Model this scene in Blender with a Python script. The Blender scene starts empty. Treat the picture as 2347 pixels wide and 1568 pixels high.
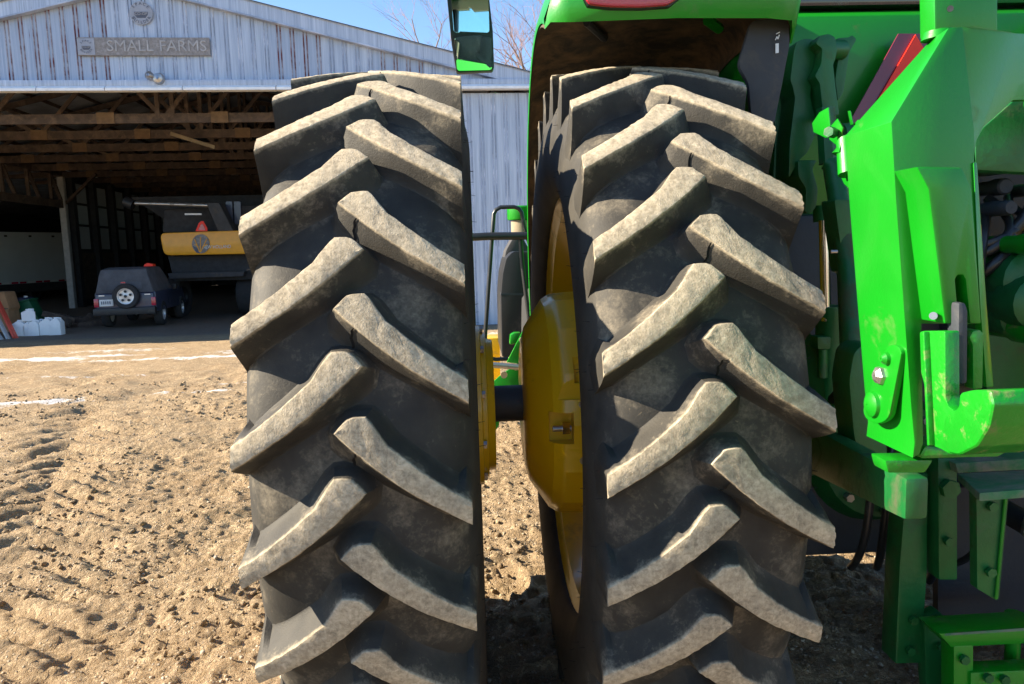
import bpy, bmesh, math, random
import numpy as np
from mathutils import Vector, Matrix
R = math.radians
random.seed(7)
scene = bpy.context.scene
col = scene.collection

# ------------------------------------------------------------------ camera
F_PX, W_PX, H_PX = 1761.28, 2347.0, 1568.0           # focal length in pixels of a 2347 x 1568 picture
PIT, ROL, YAW = 0.1204, -0.0292, 0.0453
CAM = Vector((0.0, -2.443, 1.495))
fw = Vector((math.sin(YAW)*math.cos(PIT), math.cos(YAW)*math.cos(PIT), -math.sin(PIT)))
_rt = Vector((math.cos(YAW), -math.sin(YAW), 0)); _up = _rt.cross(fw)
rt = math.cos(ROL)*_rt + math.sin(ROL)*_up
up = -math.sin(ROL)*_rt + math.cos(ROL)*_up
cam = bpy.data.cameras.new('camera'); cam_o = bpy.data.objects.new('camera', cam); col.objects.link(cam_o)
cam.sensor_width = 36.0; cam.lens = F_PX/W_PX*36.0; cam.clip_start = 0.05; cam.clip_end = 3000
M = Matrix((rt, up, -fw)).transposed().to_4x4(); M.translation = CAM
cam_o.matrix_world = M
scene.camera = cam_o

# ------------------------------------------------------------------ sky, sun, exposure
SUN_EL, SUN_AZ_AHEAD = R(28), R(0.8)                   # sun to the left, a little ahead of the axle line
to_sun = Vector((-math.cos(SUN_EL)*math.cos(SUN_AZ_AHEAD), math.cos(SUN_EL)*math.sin(SUN_AZ_AHEAD), math.sin(SUN_EL)))
world = bpy.data.worlds.new('World'); scene.world = world; world.use_nodes = True
nt = world.node_tree; nt.nodes.clear()
wo = nt.nodes.new('ShaderNodeOutputWorld'); bg = nt.nodes.new('ShaderNodeBackground'); sk = nt.nodes.new('ShaderNodeTexSky')
sk.sky_type = 'NISHITA'; sk.sun_disc = False; sk.sun_elevation = SUN_EL
sk.sun_rotation = math.atan2(to_sun.x, to_sun.y)
sk.air_density = 1.0; sk.dust_density = 0.0; sk.ozone_density = 4.0; sk.altitude = 300
bg.inputs[1].default_value = 0.085
nt.links.new(sk.outputs[0], bg.inputs[0]); nt.links.new(bg.outputs[0], wo.inputs[0])
sl = bpy.data.lights.new('sun', 'SUN'); sl.energy = 5.0; sl.angle = R(0.5); sl.color = (1.0, 0.87, 0.67)
so = bpy.data.objects.new('sun', sl); col.objects.link(so); so.location = (-20, 5, 20)
so.rotation_euler = to_sun.to_track_quat('Z', 'Y').to_euler()
scene.view_settings.view_transform = 'Standard'; scene.view_settings.look = 'None'
scene.view_settings.exposure = 1.7; scene.view_settings.gamma = 1.0
scene.render.engine = 'CYCLES'

# ------------------------------------------------------------------ pixel helpers (photo direction + a known depth)
def ray(px, py): return fw + rt*((px-W_PX/2)/F_PX) - up*((py-H_PX/2)/F_PX)
def P(px, py, Y):
    d = ray(px, py); return CAM + d*((Y-CAM.y)/d.y)
def PX(px, py, X):
    d = ray(px, py); return CAM + d*((X-CAM.x)/d.x)

# ------------------------------------------------------------------ materials
def new_mat(name):
    m = bpy.data.materials.new(name); m.use_nodes = True
    b = m.node_tree.nodes['Principled BSDF']; return m, m.node_tree, b
def N(t, kind, **kw):
    n = t.nodes.new(kind)
    for k, v in kw.items():
        if k.startswith('i_'):
            key = k[2:]; key = int(key) if key.isdigit() else key
            n.inputs[key].default_value = v
        else: setattr(n, k, v)
    return n
def noise(t, scale, detail=6, rough=0.6, vec=None, dist=0.0):
    n = N(t, 'ShaderNodeTexNoise'); n.inputs['Scale'].default_value = scale; n.inputs['Detail'].default_value = detail
    n.inputs['Roughness'].default_value = rough; n.inputs['Distortion'].default_value = dist
    if vec is not None: t.links.new(vec, n.inputs['Vector'])
    return n.outputs['Fac']
def ramp(t, fac, a, b, ca=(0,0,0,1), cb=(1,1,1,1)):
    r = N(t, 'ShaderNodeValToRGB'); r.color_ramp.elements[0].position = a; r.color_ramp.elements[1].position = b
    r.color_ramp.elements[0].color = ca; r.color_ramp.elements[1].color = cb
    t.links.new(fac, r.inputs[0]); return r.outputs[0]
def mix(t, fac, a, b, mode='MIX'):
    n = N(t, 'ShaderNodeMix', data_type='RGBA', blend_type=mode)
    for s, v in ((n.inputs[0], fac), (n.inputs[6], a), (n.inputs[7], b)):
        if isinstance(v, (int, float)): s.default_value = v
        elif isinstance(v, tuple): s.default_value = v if len(v) == 4 else v+(1,)
        else: t.links.new(v, s)
    return n.outputs[2]
def math_n(t, op, a, b=0.0, clamp=False):
    n = N(t, 'ShaderNodeMath', operation=op, use_clamp=clamp)
    for s, v in ((n.inputs[0], a), (n.inputs[1], b)):
        if isinstance(v, (int, float)): s.default_value = v
        else: t.links.new(v, s)
    return n.outputs[0]
def coords(t, scale=(1,1,1), kind='Object', rand=False):
    tc = N(t, 'ShaderNodeTexCoord'); mp = N(t, 'ShaderNodeMapping'); mp.inputs['Scale'].default_value = scale
    t.links.new(tc.outputs[kind], mp.inputs[0])
    if rand:
        oi = N(t, 'ShaderNodeObjectInfo'); v = N(t, 'ShaderNodeCombineXYZ')
        t.links.new(math_n(t, 'MULTIPLY', oi.outputs['Random'], 37.0), v.inputs[0])
        t.links.new(math_n(t, 'MULTIPLY', oi.outputs['Random'], 11.0), v.inputs[2])
        t.links.new(v.outputs[0], mp.inputs['Location'])
    return mp.outputs[0]
def bump(t, b, h, strength, dist=0.01):
    n = N(t, 'ShaderNodeBump'); n.inputs['Strength'].default_value = strength; n.inputs['Distance'].default_value = dist
    t.links.new(h, n.inputs['Height']); t.links.new(n.outputs[0], b.inputs['Normal'])

def simple(name, colr, rough=0.5, metal=0.0, var=0.12, nscale=6.0, dirt=None, dirt_amt=0.3, bmp=0.0, bscale=60.0, coat=0.0, dscale=5.0):
    """painted / plastic / wood surface: mottled colour, optional dirt or rust patches, fine relief"""
    m, t, b = new_mat(name); v = coords(t, rand=True)
    c0 = tuple(x*(1-var) for x in colr)+(1,); c1 = tuple(min(1, x*(1+var)) for x in colr)+(1,)
    c = ramp(t, noise(t, nscale, 5, 0.6, v), 0.3, 0.7, c0, c1)
    rr = rough
    if dirt:
        f = ramp(t, noise(t, dscale, 8, 0.68, v, 0.4), 0.62-dirt_amt*0.35, 0.80-dirt_amt*0.25)
        c = mix(t, f, c, dirt)
        rn = N(t, 'ShaderNodeMapRange'); rn.inputs[3].default_value = rough; rn.inputs[4].default_value = 0.9
        t.links.new(f, rn.inputs[0]); t.links.new(rn.outputs[0], b.inputs['Roughness'])
    else: b.inputs['Roughness'].default_value = rr
    t.links.new(c, b.inputs['Base Color'])
    b.inputs['Metallic'].default_value = metal
    if coat: b.inputs['Coat Weight'].default_value = coat; b.inputs['Coat Roughness'].default_value = 0.08
    if bmp: bump(t, b, noise(t, bscale, 4, 0.6, v), bmp, 0.004)
    return m

def rubber_mat(name, lug=False):
    m, t, b = new_mat(name); v = coords(t, rand=True)
    at = N(t, 'ShaderNodeAttribute', attribute_name='dust')
    big = noise(t, 9, 5, 0.6, v); fine = noise(t, 95, 8, 0.72, v, 0.4); grit = noise(t, 260, 3, 0.5, v)
    # dust amount: attribute shifts the thresholds of the noises
    a = math_n(t, 'ADD', math_n(t, 'MULTIPLY', big, 0.95), math_n(t, 'MULTIPLY', fine, 0.45))
    a = math_n(t, 'SUBTRACT', a, 0.05)
    a = math_n(t, 'ADD', a, math_n(t, 'SUBTRACT', at.outputs['Fac'], 1.05))
    f = ramp(t, a, 0.0, 0.62 if lug else 0.95)
    dustc = ramp(t, fine, 0.35, 0.65, (0.34, 0.28, 0.19, 1), (0.60, 0.505, 0.365, 1))
    rub = ramp(t, big, 0.3, 0.7, (0.026, 0.0245, 0.022, 1), (0.060, 0.054, 0.044, 1))
    c = mix(t, f, rub, dustc)
    # splashes of dried mud
    sp = noise(t, 34, 4, 0.55, v, 1.2)
    c = mix(t, math_n(t, 'MULTIPLY', ramp(t, sp, 0.70, 0.76), 0.35), c, (0.30, 0.24, 0.16, 1))
    if lug:
        top = ramp(t, at.outputs['Fac'], 0.55, 0.95)
        wear = ramp(t, noise(t, 22, 6, 0.62, v, 0.8), 0.40, 0.66)
        c = mix(t, math_n(t, 'MULTIPLY', math_n(t, 'MULTIPLY', wear, top), 0.38), c, (0.105, 0.09, 0.072, 1))
        scr = ramp(t, noise(t, 1.0, 3, 0.6, coords(t, (150, 40, 18), rand=True)), 0.58, 0.66)
        c = mix(t, math_n(t, 'MULTIPLY', math_n(t, 'MULTIPLY', scr, top), 0.45), c, (0.50, 0.42, 0.30, 1))
        vo = N(t, 'ShaderNodeTexVoronoi'); vo.inputs['Scale'].default_value = 170; t.links.new(v, vo.inputs['Vector'])
        speck = ramp(t, vo.outputs['Distance'], 0.10, 0.26, (1,1,1,1), (0,0,0,1))
        speck = math_n(t, 'MULTIPLY', math_n(t, 'MULTIPLY', speck, top), ramp(t, noise(t, 26, 3, 0.5, v), 0.55, 0.66))
        c = mix(t, math_n(t, 'MULTIPLY', speck, 0.8), c, (0.58, 0.49, 0.36, 1))
        h = math_n(t, 'ADD', math_n(t, 'MULTIPLY', fine, 0.5), math_n(t, 'MULTIPLY', speck, 0.7))
        bump(t, b, math_n(t, 'ADD', h, math_n(t, 'MULTIPLY', grit, 0.45)), 0.38, 0.004)
    else:
        bump(t, b, math_n(t, 'ADD', fine, math_n(t, 'MULTIPLY', grit, 0.3)), 0.25, 0.004)
    t.links.new(c, b.inputs['Base Color'])
    rr = N(t, 'ShaderNodeMapRange'); rr.inputs[3].default_value = 0.66; rr.inputs[4].default_value = 0.95
    b.inputs['Specular IOR Level'].default_value = 0.28
    t.links.new(f, rr.inputs[0]); t.links.new(rr.outputs[0], b.inputs['Roughness'])
    return m

MUD = (0.20, 0.14, 0.085, 1)
GREEN = (0.0025, 0.215, 0.006)
MT = {}
MT['rubber'] = rubber_mat('tyre_rubber'); MT['lug'] = rubber_mat('lug_rubber', True)
MT['crack'] = simple('crack_black', (0.006, 0.006, 0.007), 0.9)
MT['green'] = simple('green_paint', GREEN, 0.38, var=0.06, coat=0.15, dirt=(0.10,0.16,0.04,1), dirt_amt=0.03, bmp=0.10, bscale=120, dscale=7)
MT['green_worn'] = simple('green_worn_cast', GREEN, 0.42, var=0.15, coat=0.25, dirt=(0.22,0.15,0.085,1), dirt_amt=0.20, bmp=0.45, bscale=70, dscale=24)
MT['green_dirty'] = simple('green_dirty', (0.006,0.110,0.024), 0.42, var=0.25, dirt=(0.07,0.07,0.035,1), dirt_amt=0.22, bmp=0.3, bscale=60, dscale=8)
MT['green_dusty'] = simple('green_dusty_top', (0.03,0.16,0.06), 0.8, var=0.3, dirt=(0.20,0.19,0.15,1), dirt_amt=0.6, bmp=0.4, bscale=50, dscale=9)
MT['yellow'] = simple('yellow_paint', (0.78, 0.50, 0.006), 0.36, var=0.06, coat=0.35, dirt=(0.30,0.20,0.05,1), dirt_amt=0.16, bmp=0.08, dscale=6)
MT['black'] = simple('black_plastic', (0.016,0.017,0.02), 0.45, var=0.2, dirt=(0.10,0.09,0.07,1), dirt_amt=0.12)
MT['black_tube'] = simple('black_painted_tube', (0.02,0.021,0.023), 0.32, dirt=(0.14,0.12,0.10,1), dirt_amt=0.14)
MT['muddy_black'] = simple('muddy_black_liner', (0.028,0.024,0.02), 0.85, var=0.4, dirt=(0.15,0.095,0.05,1), dirt_amt=0.60, bmp=0.8, bscale=30, dscale=9)
MT['liner_grey'] = simple('liner_grey', (0.045,0.045,0.05), 0.7, var=0.2, dirt=(0.12,0.10,0.07,1), dirt_amt=0.2)
MT['chrome'] = simple('chrome_rod', (0.75,0.75,0.78), 0.12, metal=1.0, var=0.02)
MT['steel'] = simple('bolt_steel', (0.45,0.44,0.43), 0.35, metal=0.9, dirt=(0.15,0.12,0.09,1), dirt_amt=0.25)
MT['bolt_zinc'] = simple('zinc_bolt', (0.75,0.66,0.45), 0.35, metal=0.8)
MT['cast_iron'] = simple('dark_cast', (0.03,0.035,0.045), 0.55, bmp=0.3, dirt=(0.08,0.07,0.06,1), dirt_amt=0.2)
MT['glass_dark'] = simple('dark_glass', (0.012,0.014,0.03), 0.06, coat=0.6, dirt=(0.12,0.11,0.10,1), dirt_amt=0.05)
MT['mirror'] = simple('mirror_glass', (0.85,0.88,0.88), 0.02, metal=1.0, var=0.01)
MT['lamp_red'] = simple('red_lens', (0.45,0.01,0.05), 0.15, coat=0.8, bmp=0.5, bscale=150)
MT['smv_dark'] = simple('reflective_dark_red', (0.16,0.012,0.04), 0.35, coat=0.3)
MT['smv_red'] = simple('fluorescent_red', (0.95,0.03,0.01), 0.5)
MT['white'] = simple('white_label', (0.75,0.75,0.75), 0.5)
MT['galv_white'] = simple('white_trim', (0.80,0.83,0.86), 0.45, var=0.08, dirt=(0.45,0.44,0.42,1), dirt_amt=0.1, dscale=2)
MT['wood_old'] = simple('rusty_brown_wood', (0.078,0.055,0.044), 0.85, var=0.4, nscale=5, dirt=(0.18,0.125,0.085,1), dirt_amt=0.35, dscale=4, bmp=0.4, bscale=30)
MT['wood_pale'] = simple('pale_wood', (0.30,0.24,0.16), 0.85, var=0.25, nscale=4, bmp=0.3, bscale=30)
MT['gusset'] = simple('plywood_gusset', (0.16,0.10,0.055), 0.85, var=0.25, nscale=8)
MT['barn_dark'] = simple('barn_inner_sheet', (0.42,0.45,0.50), 0.6, metal=0.1, var=0.3, nscale=1.5)
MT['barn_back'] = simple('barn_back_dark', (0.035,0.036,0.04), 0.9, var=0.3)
MT['grey_post'] = simple('grey_post', (0.42,0.42,0.42), 0.8, var=0.15)
MT['trailer'] = simple('trailer_white', (0.60,0.66,0.68), 0.5, var=0.07, nscale=1.2)
MT['jeep_body'] = simple('dark_blue_grey_paint', (0.045,0.055,0.10), 0.35, var=0.15, coat=0.3, dirt=(0.10,0.10,0.10,1), dirt_amt=0.15)
MT['jeep_top'] = simple('grey_canvas', (0.085,0.09,0.105), 0.9, var=0.25, nscale=4, bmp=0.5, bscale=8)
MT['alloy'] = simple('alloy_wheel', (0.62,0.63,0.65), 0.35, metal=0.5)
MT['tyre_plain'] = simple('plain_tyre', (0.03,0.03,0.032), 0.85, var=0.2)
MT['amber'] = simple('combine_yellow', (0.80,0.36,0.012), 0.4, var=0.08, coat=0.3)
MT['jug'] = simple('white_plastic', (0.78,0.80,0.82), 0.5, var=0.05)
MT['cardboard'] = simple('cardboard', (0.36,0.20,0.10), 0.85, var=0.15)
MT['red_paint'] = simple('orange_red_paint', (0.75,0.10,0.06), 0.5, var=0.1)
MT['dark_green_plastic'] = simple('dark_green_plastic', (0.01,0.10,0.045), 0.5)
MT['dark_blue_plastic'] = simple('dark_blue_plastic', (0.012,0.018,0.05), 0.5)
MT['bark'] = simple('bark', (0.16,0.11,0.085), 0.9, var=0.25)
MT['twig'] = simple('twig', (0.20,0.13,0.125), 0.9, var=0.25)
MT['sign_board'] = simple('weathered_sign', (0.24,0.235,0.24), 0.85, var=0.3, nscale=14, dirt=(0.38,0.38,0.40,1), dirt_amt=0.25, dscale=12)
MT['letter_grey'] = simple('faded_letters', (0.36,0.37,0.39), 0.8, var=0.2)
MT['logo_dark'] = simple('faded_dark_print', (0.10,0.12,0.17), 0.8, var=0.2)
MT['logo_pale'] = simple('pale_plate', (0.30,0.34,0.42), 0.7, var=0.1)

m, t, b = new_mat('cab_glass'); b.inputs['Transmission Weight'].default_value = 1.0; b.inputs['Roughness'].default_value = 0.0; b.inputs['IOR'].default_value = 1.05
t.links.new(ramp(t, noise(t, 3.0, 2, 0.5, coords(t)), 0.3, 0.7, (0.62,0.80,0.76,1), (0.70,0.86,0.82,1)), b.inputs['Base Color'])
MT['cab_glass'] = m
def siding_mat(name, red):
    m, t, b = new_mat(name); v = coords(t, (1,1,1))
    vs = coords(t, (14, 1, 0.35)); vf = coords(t, (60, 1, 0.6))
    c = ramp(t, noise(t, 1.0, 6, 0.65, vs), 0.3, 0.72, (0.27,0.335,0.45,1), (0.51,0.58,0.70,1))
    c = mix(t, math_n(t, 'MULTIPLY', ramp(t, noise(t, 1.0, 3, 0.6, vf), 0.45, 0.7), 0.35), c, (0.74,0.80,0.88,1))
    c = mix(t, math_n(t, 'MULTIPLY', ramp(t, noise(t, 1.0, 4, 0.7, coords(t, (30, 1, 0.9))), 0.64, 0.70), 0.7), c, (0.16,0.17,0.22,1))
    if red:
        c = mix(t, 0.35, c, (0.22,0.29,0.42,1))
        c = mix(t, ramp(t, noise(t, 1.0, 4, 0.7, coords(t, (26, 1, 1.1))), 0.66, 0.71), c, (0.13,0.035,0.03,1))
    t.links.new(c, b.inputs['Base Color'])
    b.inputs['Roughness'].default_value = 0.42; b.inputs['Metallic'].default_value = 0.25
    bump(t, b, noise(t, 1.0, 3, 0.5, coords(t, (3, 1, 0.8))), 0.25, 0.02)
    return m
MT['siding'] = siding_mat('bare_metal_siding', False); MT['siding_red'] = siding_mat('bare_metal_siding_rusty', True)
MT['rib_red'] = simple('red_paint_remnant', (0.12,0.022,0.022), 0.7, var=0.35, nscale=3, dirt=(0.42,0.46,0.54,1), dirt_amt=0.62, dscale=2.5)
MT['rib_pale'] = simple('rib_edge', (0.34,0.40,0.52), 0.45, metal=0.25, var=0.3, nscale=2, dirt=(0.70,0.76,0.86,1), dirt_amt=0.3, dscale=2)  # the pale patches paint white highlights into the rib colour

def ground_mat():
    m, t, b = new_mat('muddy_gravel')
    v = coords(t)
    big = noise(t, 0.55, 5, 0.6, v); mid = noise(t, 4.5, 7, 0.65, v, 0.6); fine = noise(t, 38, 7, 0.7, v); grit = noise(t, 130, 3, 0.6, v)
    c = ramp(t, mid, 0.32, 0.68, (0.33,0.225,0.120,1), (0.60,0.445,0.265,1))
    c = mix(t, math_n(t, 'MULTIPLY', ramp(t, big, 0.35, 0.7), 0.45), c, (0.55,0.42,0.255,1))
    c = mix(t, math_n(t, 'MULTIPLY', ramp(t, fine, 0.55, 0.75), 0.5), c, (0.68,0.54,0.35,1))
    c = mix(t, math_n(t, 'MULTIPLY', ramp(t, fine, 0.45, 0.25), 0.55), c, (0.20,0.125,0.062,1))
    vo = N(t, 'ShaderNodeTexVoronoi'); vo.inputs['Scale'].default_value = 55; t.links.new(v, vo.inputs['Vector'])
    peb = ramp(t, vo.outputs['Distance'], 0.15, 0.35, (1,1,1,1), (0,0,0,1))
    peb = math_n(t, 'MULTIPLY', peb, ramp(t, noise(t, 11, 2, 0.5, v), 0.48, 0.6))
    c = mix(t, math_n(t, 'MULTIPLY', peb, 0.7), c, (0.60,0.52,0.41,1))
    at = N(t, 'ShaderNodeAttribute', attribute_name='snow')
    sn = math_n(t, 'ADD', at.outputs['Fac'], math_n(t, 'MULTIPLY', math_n(t, 'SUBTRACT', noise(t, 7, 8, 0.75, v), 0.5), 1.3))
    sn = ramp(t, sn, 0.42, 0.62)
    c = mix(t, math_n(t, 'MULTIPLY', sn, 0.8), c, (0.74,0.75,0.77,1))
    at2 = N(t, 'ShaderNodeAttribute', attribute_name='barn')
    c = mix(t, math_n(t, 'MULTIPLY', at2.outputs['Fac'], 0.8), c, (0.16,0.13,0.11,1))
    t.links.new(c, b.inputs['Base Color']); b.inputs['Roughness'].default_value = 0.95
    h = math_n(t, 'ADD', math_n(t, 'MULTIPLY', fine, 1.0), math_n(t, 'MULTIPLY', grit, 0.35))
    h = math_n(t, 'ADD', h, math_n(t, 'MULTIPLY', peb, 0.35))
    bump(t, b, h, 1.0, 0.035)
    return m
MT['ground'] = ground_mat()
m, t, b = new_mat('gravel_stone')
oi = coords(t); t.links.new(ramp(t, noise(t, 9, 3, 0.6, oi), 0.3, 0.7, (0.24,0.17,0.10,1), (0.52,0.44,0.34,1)), b.inputs['Base Color']); b.inputs['Roughness'].default_value = 0.9
MT['stone'] = m

# ------------------------------------------------------------------ mesh helpers
class MB:
    def __init__(s): s.v = []; s.f = []; s.m = []
    def add(s, vs, fs, mi=0):
        o = len(s.v); s.v += [tuple(p) for p in vs]; s.f += [tuple(i+o for i in f) for f in fs]; s.m += [mi]*len(fs); return s
    def box(s, x0, x1, y0, y1, z0, z1, mi=0):
        return s.add([(x0,y0,z0),(x1,y0,z0),(x1,y1,z0),(x0,y1,z0),(x0,y0,z1),(x1,y0,z1),(x1,y1,z1),(x0,y1,z1)],
                     [(0,3,2,1),(4,5,6,7),(0,1,5,4),(1,2,6,5),(2,3,7,6),(3,0,4,7)], mi)
    def beam(s, a, b, w, h, mi=0, upv=(0,0,1)):
        a = Vector(a); b = Vector(b); d = (b-a).normalized(); x = d.cross(Vector(upv)).normalized()*(w/2); z = x.cross(d).normalized()*(h/2)
        vs = [p+i*x+j*z for p in (a, b) for i, j in ((-1,-1),(1,-1),(1,1),(-1,1))]
        return s.add(vs, [(0,1,2,3),(7,6,5,4),(0,4,5,1),(1,5,6,2),(2,6,7,3),(3,7,4,0)], mi)
    def prism(s, pts, d, mi=0):
        """closed polygon pts (3-D), extruded by vector d"""
        n = len(pts); d = Vector(d); a = [Vector(p) for p in pts]
        vs = a + [p+d for p in a]
        nn = Vector((0,0,0))
        for i in range(n): nn += a[i].cross(a[(i+1) % n])
        fs = [tuple(range(n)), tuple(range(2*n-1, n-1, -1))] + [(i, i+n, (i+1) % n+n, (i+1) % n) for i in range(n)]
        if nn.dot(d) > 0: fs = [tuple(reversed(f)) for f in fs]
        return s.add(vs, fs, mi)
    def tube(s, pts, r, n=10, mi=0, caps=True, closed=False):
        pts = [Vector(p) for p in pts]; k = len(pts); rr = r if isinstance(r, (list, tuple)) else [r]*k
        ref = None; o = []; fs = []
        for i, p in enumerate(pts):
            d = (pts[min(i+1, k-1)]-pts[max(i-1, 0)]).normalized()
            if ref is None: ref = d.orthogonal().normalized()
            ref = (ref - d*ref.dot(d)); ref = ref.normalized() if ref.length > 1e-6 else d.orthogonal().normalized()
            q = d.cross(ref)
            o += [p + rr[i]*(math.cos(2*math.pi*j/n)*ref + math.sin(2*math.pi*j/n)*q) for j in range(n)]
        for i in range(k-1):
            for j in range(n):
                a, b2 = i*n+j, i*n+(j+1) % n
                fs.append((a, b2, b2+n, a+n))
        if caps: fs += [tuple(range(n-1, -1, -1)), tuple(range((k-1)*n, k*n))]
        return s.add(o, fs, mi)
    def lathe(s, prof, c=(0,0,0), axis='X', n=48, mi=0):
        """prof: list of (axial, radius)"""
        o = []; fs = []; k = len(prof); c = Vector(c)
        for j in range(n):
            a = 2*math.pi*j/n; ca, sa = math.cos(a), math.sin(a)
            for ax, r in prof:
                o.append(c + (Vector((ax, -r*ca, r*sa)) if axis == 'X' else Vector((r*ca, ax, r*sa)) if axis == 'Y' else Vector((r*ca, r*sa, ax))))
        for j in range(n):
            for i in range(k-1):
                a = j*k+i; b2 = ((j+1) % n)*k+i
                fs.append((a, a+1, b2+1, b2))
        return s.add(o, fs, mi)
    def build(s, name, mat, parent=None, smooth=None, bevel=0.0, origin=None, seg=2):
        me = bpy.data.meshes.new(name)
        o3 = Vector(origin) if origin is not None else Vector((0,0,0))
        me.from_pydata([tuple(Vector(p)-o3) for p in s.v], [], s.f)
        for mm in (mat if isinstance(mat, (list, tuple)) else [mat]): me.materials.append(MT[mm] if isinstance(mm, str) else mm)
        me.polygons.foreach_set('material_index', s.m); me.update()
        bm = bmesh.new(); bm.from_mesh(me)
        bmesh.ops.recalc_face_normals(bm, faces=bm.faces)
        if bevel:
            es = [e for e in bm.edges if len(e.link_faces) == 2 and e.calc_face_angle(0) > R(28)]
            bmesh.ops.bevel(bm, geom=es, offset=bevel, segments=seg, affect='EDGES', profile=0.6, clamp_overlap=True)
        bm.to_mesh(me); bm.free()
        if smooth is None: smooth = 35 if bevel else None
        if smooth: set_smooth(me, smooth)
        return link(name, me, parent, o3 if (origin is not None or parent is None) else None)
def set_smooth(me, ang):
    me.polygons.foreach_set('use_smooth', [True]*len(me.polygons))
    if ang < 180: me.set_sharp_from_angle(angle=R(ang))
def link(name, me, parent=None, loc=None):
    o = bpy.data.objects.new(name, me); col.objects.link(o)
    if parent is not None:
        o.parent = parent
        if loc is not None:
            w = Vector((0,0,0)); p = parent
            while p is not None: w += p.location; p = p.parent
            o.location = Vector(loc)-w
    elif loc is not None: o.location = loc
    return o
def empty(name, loc=(0,0,0), parent=None):
    return link(name, None, parent, loc)
def tag(o, label, cat, group=None):
    o['label'] = label; o['category'] = cat
    if group: o['group'] = group
    return o
def struct(o, kind='structure'): o['kind'] = kind; return o
def text_mesh(s, size, depth=0.004):
    c = bpy.data.curves.new('t', 'FONT'); c.body = s; c.size = size; c.extrude = depth; c.align_x = 'CENTER'; c.align_y = 'CENTER'; c.resolution_u = 3
    o = bpy.data.objects.new('t', c); col.objects.link(o); bpy.context.view_layer.update()
    me = bpy.data.meshes.new_from_object(o.evaluated_get(bpy.context.evaluated_depsgraph_get()))
    bpy.data.objects.remove(o); bpy.data.curves.remove(c)
    return [tuple(v.co) for v in me.vertices], [tuple(p.vertices) for p in me.polygons]
def ppoly(pts, Y): return [P(x, y, Y) for x, y in pts]
def plate(name, pts, Y, depth, mat, parent, bevel=0.004):
    """outline seen in the photo at depth Y, a solid plate reaching depth metres forward"""
    return MB().prism(ppoly(pts, Y), (0, depth, 0)).build(name, mat, parent, bevel=bevel, origin=(0,0,0))
def rounded(pts, r, k=4):
    """round the corners of a pixel polygon"""
    out = []; n = len(pts)
    for i in range(n):
        a, b2, c = [Vector(pts[j % n]) for j in (i-1, i, i+1)]
        d0 = a-b2; d1 = c-b2; rr = min(r, d0.length*0.45, d1.length*0.45)
        p0 = b2+d0.normalized()*rr; p1 = b2+d1.normalized()*rr
        for j in range(k+1):
            q = j/k; out.append(tuple((1-q)**2*p0+2*q*(1-q)*b2+q*q*p1))
    return out

# ------------------------------------------------------------------ ground
def vnoise(x, y, seed=0):
    xi = np.floor(x).astype(np.int64); yi = np.floor(y).astype(np.int64); fx = x-xi; fy = y-yi
    fx = fx*fx*fx*(fx*(fx*6-15)+10); fy = fy*fy*fy*(fy*(fy*6-15)+10)
    def h(a, b):
        n = (a*374761393 + b*668265263 + seed*1442695041) & 0xFFFFFFFF
        n = ((n ^ (n >> 13))*1274126177) & 0xFFFFFFFF
        return ((n ^ (n >> 16)) & 0xFFFF)/65535.0
    return (h(xi,yi)*(1-fx)+h(xi+1,yi)*fx)*(1-fy)+(h(xi,yi+1)*(1-fx)+h(xi+1,yi+1)*fx)*fy
def sstep(a, b, x): t = np.clip((x-a)/(b-a), 0, 1); return t*t*(3-2*t)
def gz_base(y): return -0.30*sstep(3.5, 14.0, np.asarray(y, float))
def gz(x, y):
    x = np.asarray(x, float); y = np.asarray(y, float)
    d = np.hypot(x-CAM.x, y-CAM.y)
    amp = 1.0 - 0.75*sstep(8, 15, y)
    wx = x + 0.12*(vnoise(x*2.2, y*2.2, 5)-.5); wy = y + 0.12*(vnoise(x*2.2, y*2.2, 6)-.5)
    h = 0.075*(vnoise(wx*1.1, wy*1.5, 1)-.5) + 0.060*(vnoise(wx*3.3, wy*4.6, 2)-.5)
    r = 1-np.abs(2*vnoise(wx*7.0+wy*1.5, wy*11, 3)-1); h += 0.028*(r*r-.35)*(0.35+1.1*vnoise(x*.9, y*.9, 21))
    r = 1-np.abs(2*vnoise(wx*19, wy*24, 4)-1); h += 0.016*(r*r-.3)*(0.3+1.2*vnoise(x*1.7, y*1.7, 22))*sstep(14, 6, d)
    h += 0.015*(vnoise(wx*47, wy*52, 8)-.5)*sstep(7, 3.5, d)
    # old tyre prints: rows of slanting bars in two wheel lanes
    for x0, k in ((-1.75, 0.42), (-3.6, 0.42), (-5.6, 0.20)):
        u = x - (x0 - k*y); lane = np.exp(-(u/0.42)**4)
        bars = np.sin((y*1.0+np.abs(u)*0.75)*2*math.pi/0.24)
        h += 0.022*lane*np.clip(bars*1.6, -1, 1)*(0.4+0.9*vnoise(x*1.3, y*1.3, 9))
    return gz_base(y) + h*amp
def axis_coords(fine0, fine1, step, lo, hi, g):
    a = list(np.arange(fine0, fine1+1e-6, step))
    s = step; x = fine1
    while x < hi: s *= g; x += s; a.append(x)
    s = step; x = fine0
    while x > lo: s *= g; x -= s; a.insert(0, x)
    return np.array(a)
gx = axis_coords(-2.6, 1.9, 0.0155, -600, 600, 1.020)
gy = axis_coords(-1.2, 3.2, 0.0155, -600, 900, 1.014)
X, Y = np.meshgrid(gx, gy); Z = gz(X, Y)
nx, ny = len(gx), len(gy)
me = bpy.data.meshes.new('ground')
me.vertices.add(nx*ny); me.vertices.foreach_set('co', np.stack([X, Y, Z], -1).astype(np.float32).ravel())
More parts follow.
